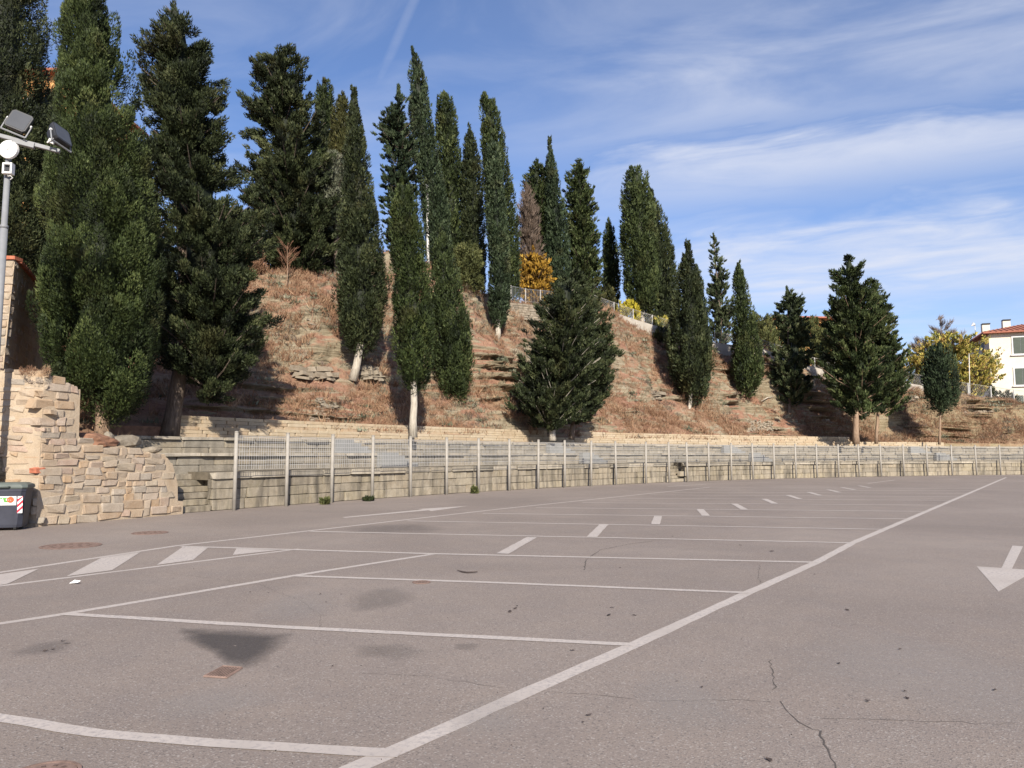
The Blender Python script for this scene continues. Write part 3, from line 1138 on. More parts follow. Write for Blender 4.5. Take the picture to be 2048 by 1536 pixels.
S_C1 = s_of(1882, 3.7)
tier('cream_wall', 'long clean cream block wall along the foot of the hillside', S_C0, S_C1, 3.7, 4.05, 2.12, (0.12, 0.12, 0.12), None, (M['cream'], M['cream']), (0.7, 1.2), 14, wob=0.006, joint=0.008, cap_col=M['cream'])
tier('cream_parapet', 'left raised course of cream blocks topping the wall, up to the twin-trunk tree', s_of(356, 4.0), s_of(1094, 4.0), 4.0, 4.3, 2.47, (0.125, 0.125, 0.12), None, (M['cream'], M['cream']), (0.7, 1.2), 15, wob=0.006, joint=0.008, cap_col=M['cream'])
tier('cream_parapet', 'right raised course of cream blocks, from the twin-trunk tree to the large forked tree', s_of(1158, 4.0), s_of(1695, 4.0), 4.0, 4.3, 2.47, (0.125, 0.125, 0.12), None, (M['cream'], M['cream']), (0.7, 1.2), 16, wob=0.006, joint=0.008, cap_col=M['cream'])
# earth surfaces of the treads and the fill at the left end
for a0, a1, t0, t1, zb, z in ((S_A + 0.05, _sx, 0.6, 1.52, 0.85, 1.075), (_sx2, S_END, 0.6, 1.52, 0.85, 1.075), (-2.4, S_END, 1.75, 2.72, 1.3, 1.60), (-3.0, S_END, 1.55, 3.9, -0.1, 1.0), (-9.0, -2.28, 0.9, 6.0, -0.1, 1.70), (-9.0, S_C0 + 0.1, 3.95, 5.2, 0.5, 2.44)):
    tag(ribbon(a0, a1, t0, t1, zb, z).build('terrace_fill', M['soil'] if z > 1.65 else M['joint']), 'earth fill of the stone terraces', kind='structure')

# recessed steps in the low wall, and steps beside the ruined wall
random.seed(3)


def steps(name, label, s0, s1, n, t_start, run, rise, mat, widen=0.0):
    x, y = wpos((s0 + s1) / 2, t_start)
    root = empty(name, (x, y, 0), label, 'steps')
    for i in range(n):
        m_ = (s0 + s1 + widen * i) / 2
        w = abs(s1 + widen * i - s0) - 0.02
        bx, by = wpos(m_, t_start + run * (i + 0.5) + 0.02)
        me = variants('step', 1, 0.02, 0.05, 40 + i, mat)
        put_block('step', me, root, (float(bx), float(by), rise * (i + 0.5)), (w, run * 1.25, rise - 0.012), wang(m_), 0.01)
    return root


steps('recessed_steps', 'narrow stone steps set into the low wall between two fence posts', _sx + 0.02, _sx2 - 0.02, 6, 0.4, 0.18, 0.18, M['tier'])
steps('corner_steps', 'worn stone steps in the gap between ruined rubble wall and fence', s_of(352, 0.5), S_A - 0.03, 6, 0.33, 0.2, 0.17, M['tier'], 0.13)

# grey concrete side stairs on the two terrace steps
for k, (u0, lab) in enumerate([(690, 'grey concrete side stairs on the terrace behind the third fence panel'), (1108, 'grey concrete side stairs on the terrace below the twin-trunk tree'),
                               (1452, 'grey concrete side stairs on the terrace right of the recessed stone steps'), (1822, 'grey concrete side stairs on the terrace below the lone round-topped cypress')]):
    sA = s_of(u0, 2.6)
    x, y = wpos(sA, 1.6)
    root = empty('side_stairs', (x, y, 1.0), lab, 'stairs', 'concrete stairs between the terrace steps')
    for (s_off, t0, zb, zt) in ((0.0, 2.42, 1.62, 2.13), (1.15, 1.2, 1.1, 1.64)):
        n = 4
        for i in range(n):
            h = (zt - zb) * (n - i) / n
            a = sA + s_off + i * 0.36
            ribbon(a, a + 0.352, t0, t0 + 0.25, zb - 0.04, zb + h, 0.3).build('stair_step', M['concrete'], root)
        ribbon(sA + s_off - 0.55, sA + s_off - 0.008, t0, t0 + 0.25, zb - 0.04, zt + 0.004, 0.3).build('landing', M['concrete'], root)

# ------------------------------------------------------------------ fence
ps = [s_of(u, 0.0) for u, v in POST_PX]
ps += [ps[-1] + 2.2 * i for i in range(1, 8)]
fx, fy = wpos(ps[0], 0)
fence = empty('metal_fence', (fx, fy, 0), 'long galvanised post and mesh fence along the low wall', 'fence')
PH = 2.2
post_me = None
mb = MB()
mb.tube([(fx, fy, -0.05), (fx, fy, PH)], 0.055, 12).tube([(fx, fy, PH), (fx, fy, PH + 0.02), (fx, fy, PH + 0.035)], [0.062, 0.062, 0.03], 12)
p0 = mb.build('post', M['galv'], fence, True)
for s in ps[1:]:
    x, y = wpos(s, 0)
    o = p0.copy()
    o.location = (float(x) - fx, float(y) - fy, 0)
    o.rotation_euler = (random.gauss(0, 0.008), random.gauss(0, 0.008), 0)
    link(o, fence)
for a, b in zip(ps[:-1], ps[1:]):
    xa, ya = wpos(a, 0.06)
    xb, yb = wpos(b, 0.06)
    A, B = np.array([xa, ya]), np.array([xb, yb])
    MB().tube([(A[0], A[1], 2.10), (B[0], B[1], 2.10)], 0.017, 6).build('top_rail', M['galv'], fence)
    MB().tube([(A[0], A[1], 1.14), (B[0], B[1], 1.14)], 0.009, 6).build('bottom_rail', M['galv'], fence)
    ln = np.linalg.norm(B - A)
    w = MB()
    n = int(ln / 0.085)
    for i in range(1, n):
        p = A + (B - A) * i / n
        w.tube([(p[0], p[1], 1.14), (p[0], p[1], 2.10)], 0.0075, 3, False)
    for z in np.arange(1.26, 2.08, 0.135):
        w.tube([(A[0], A[1], z), (B[0], B[1], z)], 0.0055, 3, False)
    w.build('mesh_panel', M['wire'], fence)['kind'] = 'stuff'

# small concrete footings line / weeds at wall foot are added below with the plants

# ------------------------------------------------------------------ ruined rubble wall (left)
RA = gnd(366, 1028)[:2]
RB = gnd(72, 1054)[:2]
rd = (RB - RA) / np.linalg.norm(RB - RA)           # along the wall, to the left
rn = np.array([rd[1], -rd[0]])
if rn @ RA < 0:                                     # back normal points away from the camera
    rn = -rn
RANG = math.atan2(rd[1], rd[0])


W_B = float(np.linalg.norm(RB - RA))
rd2 = np.array([-0.995, -0.10])
rn2 = np.array([-0.10, 0.995])
RANG2 = math.atan2(rd2[1], rd2[0])


def rw(u):
    k = (u - CX) / (FPX * math.cos(PITCH))
    w = float((k * RA[1] - RA[0]) / (rd[0] - k * rd[1]))
    if w > W_B:
        w = W_B + float((k * RB[1] - RB[0]) / (rd2[0] - k * rd2[1]))
    return w


def rxy(w, d=0.0):
    if w <= W_B:
        return RA + rd * w + rn * d
    return RB + rd2 * (w - W_B) + rn2 * d


def rz(u, v):
    y = rxy(rw(u))[1]
    return at(u, v, y)[2]


TOPS = [(366, 1000), (364, 962), (352, 925), (336, 905), (305, 902), (290, 896), (270, 893), (225, 884), (168, 872), (164, 868), (162, 776), (150, 768), (120, 756), (100, 748), (60, 741), (0, 738), (-60, 735), (-140, 735)]
TW = [rw(u) for u, v in TOPS]
TZ = [rz(u, v) for u, v in TOPS]


def rtop(w):
    return float(np.interp(w, TW, TZ))


ruin = empty('ruined_wall', (RA[0], RA[1], 0), 'ruined rubble stone wall with stepped broken top behind the rubbish bin', 'stone wall')
W_MAX = rw(-110)
ws = sorted(set([W_B] + list(np.linspace(0, W_MAX, 90)) + [w for w in TW if 0 <= w <= W_MAX]))
back = MB()


def rpt(w, d, z):
    p = rxy(w, d)
    return (p[0], p[1], z)


outl = [(w, max(0.2, rtop(w) - 0.05 + random.uniform(-.03, .03))) for w in ws]
pts = [rpt(w, 0.03, z) for w, z in outl] + [rpt(W_MAX, 0.03, -0.05), rpt(0, 0.03, -0.05)]
nq = len(outl)
V, F = [], []
for d in (0.012, 0.6):
    V += [rpt(w, d, z) for w, z in outl] + [rpt(w, d, -0.05) for w, z in outl]
for i in range(nq - 1):
    F += [(i, i + 1, nq + i + 1, nq + i), (2 * nq + i, 3 * nq + i, 3 * nq + i + 1, 2 * nq + i + 1), (i, 2 * nq + i, 2 * nq + i + 1, i + 1)]
F += [(0, nq, 3 * nq, 2 * nq), (nq - 1, 3 * nq - 1, 4 * nq - 1, 2 * nq - 1)]
back.add(V, F)
back.build('mortar_bed', M['mortar'], ruin)
random.seed(21)
def rubble_variants(n, seed, mat):
    """rounded, uneven field stones (unit size)"""
    res = []
    for i in range(n):
        r_ = np.random.default_rng(seed + i)
        bm = bmesh.new()
        bmesh.ops.create_cube(bm, size=1.0)
        for v in bm.verts:
            v.co += Vector(r_.uniform(-0.11, 0.11, 3))
        bmesh.ops.bevel(bm, geom=bm.edges[:], offset=0.085, segments=1, affect='EDGES')
        for v in bm.verts:
            v.co += Vector(r_.normal(0, 0.03, 3))
        me = bpy.data.meshes.new('stone')
        bm.to_mesh(me)
        bm.free()
        me.materials.append(mat)
        res.append(me)
    return res


rub = rubble_variants(12, 50, M['ruin'])
z, count = 0.02, 0
row = 0
while z < 3.6:
    h = random.uniform(0.12, 0.21) if z > 0.35 else random.uniform(0.18, 0.30)
    w = random.uniform(-0.02, 0.1)
    while w < W_MAX - 0.1:
        left = w > rw(112)
        ln = random.choice((0.18, 0.26, 0.34, 0.42, 0.55)) * random.uniform(0.85, 1.15) * (0.95 if left else 1.0)
        jt = 0.004 if not left else random.uniform(0.03, 0.07)
        hh = h * random.uniform(0.78, 1.08) - jt * (0.9 if left else 0.5)
        m_ = w + ln / 2
        sag = 0.035 * math.sin(m_ * 1.7 + row * 0.9) + 0.02 * math.sin(m_ * 4.1 + row)
        tz = min(rtop(m_ - ln * 0.35), rtop(m_), rtop(m_ + ln * 0.35))
        if z + hh * 0.6 + sag < tz and count < 299:
            pr = random.uniform(0.002, 0.022) if not left else random.uniform(-0.006, 0.006)
            if abs(m_ - W_B) < ln * 0.6:
                pr -= 0.015
            zc = z + h / 2 + sag + random.uniform(-.012, .012)
            p = rpt(m_, 0.095 - pr, max(zc, hh / 2))
            put_block('stone', rub, ruin, p, (ln - jt, 0.2, hh), RANG if m_ < W_B else RANG2, 0.04)
            count += 1
        w += ln
    z += h
    row += 1
# one red brick-like stone
p = rpt(rw(82), 0.06, rz(82, 941))
o = put_block('brick', variants('brick', 1, 0.06, 0.12, 77, M['brick']), ruin, p, (0.25, 0.2, 0.13), RANG)
o['label'] = 'single orange-red brick set in the rubble'


def rock_mesh(name, seed, mat, flat=0.7, sub=2):
    r_ = np.random.default_rng(seed)
    bm = bmesh.new()
    bmesh.ops.create_icosphere(bm, subdivisions=sub, radius=1.0)
    for v in bm.verts:
        p = np.array(v.co)
        k = 1 + 0.28 * float(fbm(p[0] * 1.1 + seed, p[1] * 1.1, p[2] * 1.1, 3)) + r_.normal(0, 0.03)
        v.co = Vector(p * k)
        v.co.z *= flat
    me = bpy.data.meshes.new(name)
    bm.to_mesh(me)
    bm.free()
    me.materials.append(mat)
    return me


def rock(u, v, y, dims, label, seed, mat='rock', name='rock', group=None, dz=0.0):
    p = at(u, v, y)
    o = obj(name, rock_mesh(name, seed, M[mat]), None, (p[0], p[1], p[2] + dz))
    o.scale = dims
    o.rotation_euler = (0, 0, seed * 1.3)
    tag(o, label, 'rock', group)
    return o


# earth mound and the pale block on the broken wall top
def on_ruin(u, d, dz=0.0):
    w = rw(u)
    return np.array(rpt(w, d, rtop(w) + dz))


mp_ = on_ruin(210, 0.42, -0.03)
o = obj('earth_mound', rock_mesh('earth_mound', 3, M['soil'], 0.5, 3), None, mp_)
o.scale = (0.62, 0.5, 0.42)
tag(o, 'heap of red earth on the broken wall beneath the large bright cypress', 'earth mound')
for (u_, d_, dz_, sc_, lab_, sd_) in ((268, 0.32, 0.09, (0.52, 0.26, 0.26), 'large pale rock lying on top of the ruined wall', 12), (320, 0.25, 0.03, (0.30, 0.22, 0.15), 'flat grey stone on the low right end of the ruined wall', 14),
                                      (236, 0.25, 0.10, (0.15, 0.13, 0.24), 'small upright pale stone beside the large rock on the ruined wall', 15)):
    o = obj('rock', rock_mesh('rock', sd_, M['rock']), None, on_ruin(u_, d_, dz_))
    o.scale = sc_
    o.rotation_euler = (0.1, 0.12, RANG)
    tag(o, lab_, 'rock')

# tall shaded wall with brick cap behind, far left
ty = 19.0
c0, c1 = at(30, 520, ty), at(6, 740, ty)
tall = empty('tall_stone_wall', (c1[0], c1[1], 0), 'tall battered stone wall with red brick cap at the left edge', 'stone wall')
mb = MB()
zt = c0[2]
x_top, x_bot = c0[0], c1[0] - 0.15
V = []
for x, z in ((x_bot, 0), (x_top, zt)):
    V += [(x - 6, ty, z), (x, ty, z), (x - 0.40 * 8.2, ty + 0.917 * 8.2, z), (x - 6, ty + 8.2, z)]
mb.add(V, [(3, 2, 1, 0), (4, 5, 6, 7), (0, 1, 5, 4), (1, 2, 6, 5), (2, 3, 7, 6), (3, 0, 4, 7)])
mb.build('masonry', M['mortar'], tall)
random.seed(31)
z, cnt = 1.9, 0
while z < zt - 0.12:
    h = random.uniform(0.14, 0.24)
    xe = x_bot + (x_top - x_bot) * z / zt
    w = 0.0
    while w < 2.4:
        ln = random.uniform(0.25, 0.5)
        put_block('stone', rub, tall, (xe - w - ln / 2, ty + 0.07, z + h / 2), (ln - .03, 0.2, h - .03), 0, 0.02)
        w += ln
    w = 0.05
    while w < 4.0:
        ln = random.uniform(0.3, 0.55)
        put_block('stone', rub, tall, (xe - 0.085 - 0.40 * (w + ln / 2), ty - 0.03 + 0.917 * (w + ln / 2), z + h / 2), (0.2, ln - .03, h - .03), 0.4115, 0.02)
        w += ln
    z += h
bm_ = variants('cap_brick', 3, 0.02, 0.06, 8, M['brick'])
for i in range(10):
    put_block('cap_brick', bm_, tall, (x_top - 0.1 - i * 0.27, ty + 0.1, zt + 0.05), (0.26, 0.36, 0.1), 0, 0.01)
for i in range(24):
    put_block('cap_brick', bm_, tall, (x_top - 0.1 - 0.40 * (0.5 + i * 0.27), ty + 0.917 * (0.5 + i * 0.27), zt + 0.05), (0.36, 0.26, 0.1), 0.4115, 0.01)


# ------------------------------------------------------------------ foliage
def blades(C, D, Ln, Wd, tint, rs, nrm=None):
    """one pointed triangle per leaf: centre C, direction D, length, width; nrm = the way the leaf faces"""
    n = len(C)
    up = rs.normal(size=(n, 3)) if nrm is None else nrm
    sd = np.cross(D, up)
    sd /= np.linalg.norm(sd, axis=1)[:, None] + 1e-9
    a = C - D * (Ln * 0.5)[:, None] + sd * (Wd * 0.5)[:, None]
    b = C - D * (Ln * 0.35)[:, None] - sd * (Wd * 0.5)[:, None]
    c = C + D * (Ln * 0.5)[:, None]
    V = np.stack([a, b, c], 1).reshape(-1, 3)
    return V, np.repeat(tint, 3)


def unit(v):
    return v / (np.linalg.norm(v, axis=-1, keepdims=True) + 1e-9)


def profile(rows, y):
    z, xc, rr = [], [], []
    for v, uL, uR in rows:
        a, b = at(uL, v, y), at(uR, v, y)
        z.append((a[2] + b[2]) / 2)
        xc.append((a[0] + b[0]) / 2)
        rr.append(abs(b[0] - a[0]) / 2)
    o = np.argsort(z)
    return np.array(z)[o], np.array(xc)[o], np.array(rr)[o]


def sample_h(z, rr, n, rs):
    zz = np.linspace(z[0], z[-1], 400)
    w = np.interp(zz, z, rr) + 0.05
    c = np.cumsum(w)
    return np.interp(rs.random(n) * c[-1], c, zz)


def shade_core(z, xc, rr, y, frac, seed, rs, tb):  # inner hull; its low tint puts the crown's inner shade into the colour
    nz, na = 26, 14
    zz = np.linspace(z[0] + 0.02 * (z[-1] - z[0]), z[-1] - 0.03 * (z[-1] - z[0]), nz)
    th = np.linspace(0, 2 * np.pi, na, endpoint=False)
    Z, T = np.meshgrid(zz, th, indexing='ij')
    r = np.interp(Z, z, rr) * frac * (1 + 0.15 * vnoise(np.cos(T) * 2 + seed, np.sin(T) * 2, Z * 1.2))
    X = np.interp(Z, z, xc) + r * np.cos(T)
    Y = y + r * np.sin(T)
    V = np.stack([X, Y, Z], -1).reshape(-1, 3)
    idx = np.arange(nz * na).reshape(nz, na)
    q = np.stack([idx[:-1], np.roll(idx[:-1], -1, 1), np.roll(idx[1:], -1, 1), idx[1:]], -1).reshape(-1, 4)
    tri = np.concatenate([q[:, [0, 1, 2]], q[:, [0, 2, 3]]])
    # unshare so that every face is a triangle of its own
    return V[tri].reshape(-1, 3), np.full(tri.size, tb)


def crown_mesh(parts, mat):
    V = np.concatenate([p[0] for p in parts])
    T = np.concatenate([p[1] for p in parts])
    return npmesh('crown', V, np.arange(len(V)), 3, mat, attrs={'tint': T})


def trunk_path(base, top, bend, rs, n=6):
    P = []
    for i in range(n):
        f = i / (n - 1)
        p = base * (1 - f) + top * f
        w = bend * math.sin(math.pi * f)
        P.append(p + np.array([w, 0, 0]) + rs.normal(0, 0.015, 3) * (0 < i < n - 1))
    return P


def tree(spec):
    (name, label, kind, mat, base, rows, bark, trad, group) = spec[:9]
    opt = spec[9] if len(spec) > 9 else {}
    seed = sum(ord(ch) for ch in label)
    rs = np.random.default_rng(seed)
    if len(base) == 2 and not opt.get('depth'):
        b = on_hill(*base) if not opt.get('at') else at(base[0], base[1], opt['at'])
        if opt.get('tier'):
            pass
        y = b[1]
    else:
        y = opt['depth']
        vm, uL, uR = rows[-1]
        b = at(base[0], 700, y)
        b[2] = hill_at(b[0], b[1])[0]
    z, xc, rr = profile(rows, y)
    b = np.array(b, float)
    root = empty(name, b, label, 'tree' if kind != 'shrub' else 'shrub', group)
    px = y / FPX                        # metres per photo pixel
    Lf = max(0.035, 5.2 * px) * opt.get('leaf', 1.0)
    area = float(np.sum(np.diff(z) * (rr[1:] + rr[:-1]))) * math.pi
    apx = area / math.pi / px ** 2
    budget = int(min(235000, max(500, apx * (1.5 if kind in ('cyp', 'shrub') else 2.1) * opt.get('k', 1.0))))
    parts = []
    limbs = []
    top = np.array([xc[-1], y, z[-1]])
    rmax = rr.max()
    if kind in ('cyp', 'shrub'):
        a_ = opt.get('clump', min(0.34, max(0.16, 0.27 * rmax)))
        el = opt.get('el', 2.1 if kind == 'cyp' else 1.1)
        n = max(10, int(area * opt.get('dens', 0.68) / (a_ * a_)))
        h = sample_h(z, rr, n, rs)
        th = rs.uniform(0, 2 * np.pi, n)
        R0 = np.interp(h, z, rr)
        lump = fbm(np.cos(th) * 1.3 + seed, np.sin(th) * 1.3, h * 0.45, 3)
        rad = np.maximum(R0 - a_ * (0.5 + 0.45 * opt.get('lean', 0.6)), 0.02) * (1 + opt.get('lump', 0.17) * lump) * (1.06 - 0.36 * rs.random(n) ** 1.3 + 0.14 * (rs.random(n) < opt.get('stray', 0.05)))
        out = np.stack([np.cos(th), np.sin(th), np.zeros(n)], 1)
        C = np.stack([np.interp(h, z, xc), np.full(n, y), h], 1) + out * rad[:, None]
        sz = a_ * rs.uniform(0.6, 1.4, n) * np.clip(R0 / (a_ * 2), 0.4, 1)
        k = max(6, int(budget / n))
        m = n * k
        ci = np.repeat(np.arange(n), k)
        off = unit(rs.normal(size=(m, 3)))
        flip = np.sum(off * out[ci], 1) < -0.25
        off[flip] -= 2 * np.sum(off * out[ci], 1)[flip][:, None] * out[ci][flip]
        shell = rs.uniform(0.8, 1.05, m)[:, None]
        # ragged plume: narrow at the tip
        tipf = np.clip(1.05 - 0.45 * off[:, 2:3], 0.5, 1.4)
        P = C[ci] + off * np.array([1, 1, el]) * shell * sz[ci][:, None] * np.c_[tipf, tipf, np.ones(m)]
        P = P + out[ci] * ((off[:, 2] + 0.3) * sz[ci] * opt.get('lean', 0.6))[:, None]
        D = unit(out[ci] * 0.3 + off * 0.7 + np.array([0, 0, opt.get('up', 0.85)]) + rs.normal(0, 0.32, (m, 3)))
        nrm = unit(off + 0.25 * out[ci] + rs.normal(0, 0.45, (m, 3)))
        ct = np.clip(0.48 + 0.22 * lump + rs.normal(0, 0.2, n), 0, 1)
        tint = np.clip(ct[ci] + rs.normal(0, 0.13, m) + opt.get('bias', 0), 0, 1)
        Ln = Lf * rs.uniform(0.7, 1.5, m)
        parts.append(blades(P, D, Ln, Ln * opt.get('wide', 0.42), tint, rs, nrm))
        if kind == 'cyp':
            parts.append(shade_core(z, xc, rr, y, opt.get('core', 0.48), seed, rs, 0.12))
        ttop = np.array([np.interp(z[0] + 0.5 * (z[-1] - z[0]), z, xc), y, z[0] + 0.5 * (z[-1] - z[0])])
    else:                               # limbed crown: ragged outline and gaps
        cr = opt.get('clump', min(0.40, max(0.2, 0.16 * rmax)))
        gap = opt.get('gap', 1.0)
        hgt = z[-1] - z[0]
        nb = int(opt.get('limbs', 4.2 * area / math.pi / gap / max(0.5, rmax) / (cr / 0.3)))
        nb = max(14, min(nb, 340))
        hb = sample_h(z, rr, nb, rs)
        th = np.arange(nb) * 2.399 + rs.uniform(-0.5, 0.5, nb)
        Cs, Cd, Cz, Cf = [], [], [], []
        for h, t_ in zip(hb, th):
            ln_ = 1.04 - 0.4 * rs.random() ** 1.8
            if rs.random() < 0.07:
                ln_ *= 1.13
            r0 = np.interp(h, z, rr) * ln_
            rise = opt.get('rise', 0.62)
            st_ = np.array([np.interp(h - rise * r0, z, xc), y, max(h - rise * r0, b[2] + 0.3)])
            en = np.array([np.interp(h, z, xc) + math.cos(t_) * r0, y + math.sin(t_) * r0, h + rs.normal(0, 0.1)])
            midp = (st_ + en) / 2 + np.array([0, 0, -0.06 * r0])
            if r0 > 0.3:
                limbs.append(([st_, midp, en], [0.02 + 0.016 * r0, 0.014 + 0.008 * r0, 0.008]))
            ax = unit(en - st_ + 1e-6)
            m_ = max(1, int(r0 / (cr * 0.75)))
            for j in range(m_):
                f = 1 - 0.75 * j / m_
                side = rs.normal(0, 0.16 + 0.07 * r0, 3) * (1.15 - 0.5 * f)
                Cs.append(st_ + (en - st_) * f + side)
                Cd.append(unit(ax + 0.45 * unit(side) + np.array([0, 0, rs.uniform(0.1, 0.75)])))
                Cz.append(cr * rs.uniform(0.55, 1.25) * (0.7 + 0.5 * (1 - f)))
                Cf.append(f)
        ni = int(nb * opt.get('inner', 2.2))     # short inner twigs round the stem
        hi = sample_h(z, rr, ni, rs)
        for h in hi:
            t_ = rs.uniform(0, 2 * math.pi)
            ro = np.interp(h, z, rr) * rs.uniform(0.25, 0.82)
            Cs.append(np.array([np.interp(h, z, xc) + math.cos(t_) * ro, y + math.sin(t_) * ro, h + rs.normal(0, .1)]))
            Cd.append(unit(np.array([math.cos(t_), math.sin(t_), rs.uniform(0.0, 0.9)])))
            Cz.append(cr * rs.uniform(0.7, 1.2))
            Cf.append(0.5)
        for f in np.linspace(0, 1, 6):   # leader tip
            Cs.append(np.array([np.interp(z[-1] - f * 0.9, z, xc), y, z[-1] - 0.1 - f * 0.8]))
            Cd.append(unit(np.array([rs.normal(0, .2), rs.normal(0, .2), 1.0])))
            Cz.append(0.13 + 0.12 * f)
            Cf.append(1.0)
        C, Dd, cs_ = np.array(Cs), np.array(Cd), np.array(Cz)
        n = len(C)
        wts = cs_ ** 2
        ci = rs.choice(n, budget, p=wts / wts.sum())
        m = len(ci)
        off = unit(rs.normal(size=(m, 3)))
        shell = rs.uniform(0.45, 1.08, m)[:, None]
        along = np.sum(off * Dd[ci], 1)[:, None] * Dd[ci]
        q = (off - along) * 0.75 + along * 1.45
        q[:, 2] *= 0.8
        P = C[ci] + q * shell * cs_[ci][:, None]
        D = unit(Dd[ci] * 0.8 + off * 0.65 + np.array([0, 0, opt.get('up', 0.4)]) + rs.normal(0, 0.35, (m, 3)))
        nrm = unit(off + np.array([0, 0, 0.15]) + rs.normal(0, 0.5, (m, 3)))
        ct = np.clip(0.5 + rs.normal(0, 0.2, n), 0, 1)
        tint = np.clip(ct[ci] + rs.normal(0, 0.14, m) + opt.get('bias', 0), 0, 1)
        Ln = Lf * 1.1 * rs.uniform(0.7, 1.5, m)
        parts.append(blades(P, D, Ln, Ln * opt.get('wide', 0.45), tint, rs, nrm))
        if opt.get('core', 0.4) > 0:
            parts.append(shade_core(z, xc, rr, y, opt.get('core', 0.4), seed, rs, 0.1))
        ttop = np.array([xc[-1], y, z[0] + 0.92 * (z[-1] - z[0])])
    V = [(p[0] - b, p[1]) for p in parts]
    obj('crown', crown_mesh(V, M[mat]), root)
    if kind != 'shrub' or opt.get('stem'):
        r0 = trad
        zc0 = z[0] + 0.15 * (z[-1] - z[0])
        midt = np.array([np.interp(zc0, z, xc), y, zc0])
        if kind == 'broad':
            midt[0] = b[0] * 0.65 + midt[0] * 0.35
        path = trunk_path(b + np.array([0, 0, -0.35]), midt, opt.get('bend', 0.0), rs, 6) + [ttop]
        rads = [r0 * 1.35, r0 * 1.05, r0 * 0.98, r0 * 0.92, r0 * 0.86, r0 * 0.8, r0 * 0.2]
        MB().tube(path, rads, 10).build('trunk', M[bark], root, True)
    if limbs:
        mb_ = MB()
        for pth, rd_ in limbs:
            mb_.tube(pth, rd_, 4, False)
        mb_.build('branches', M[bark], root)['kind'] = 'stuff'
    return root


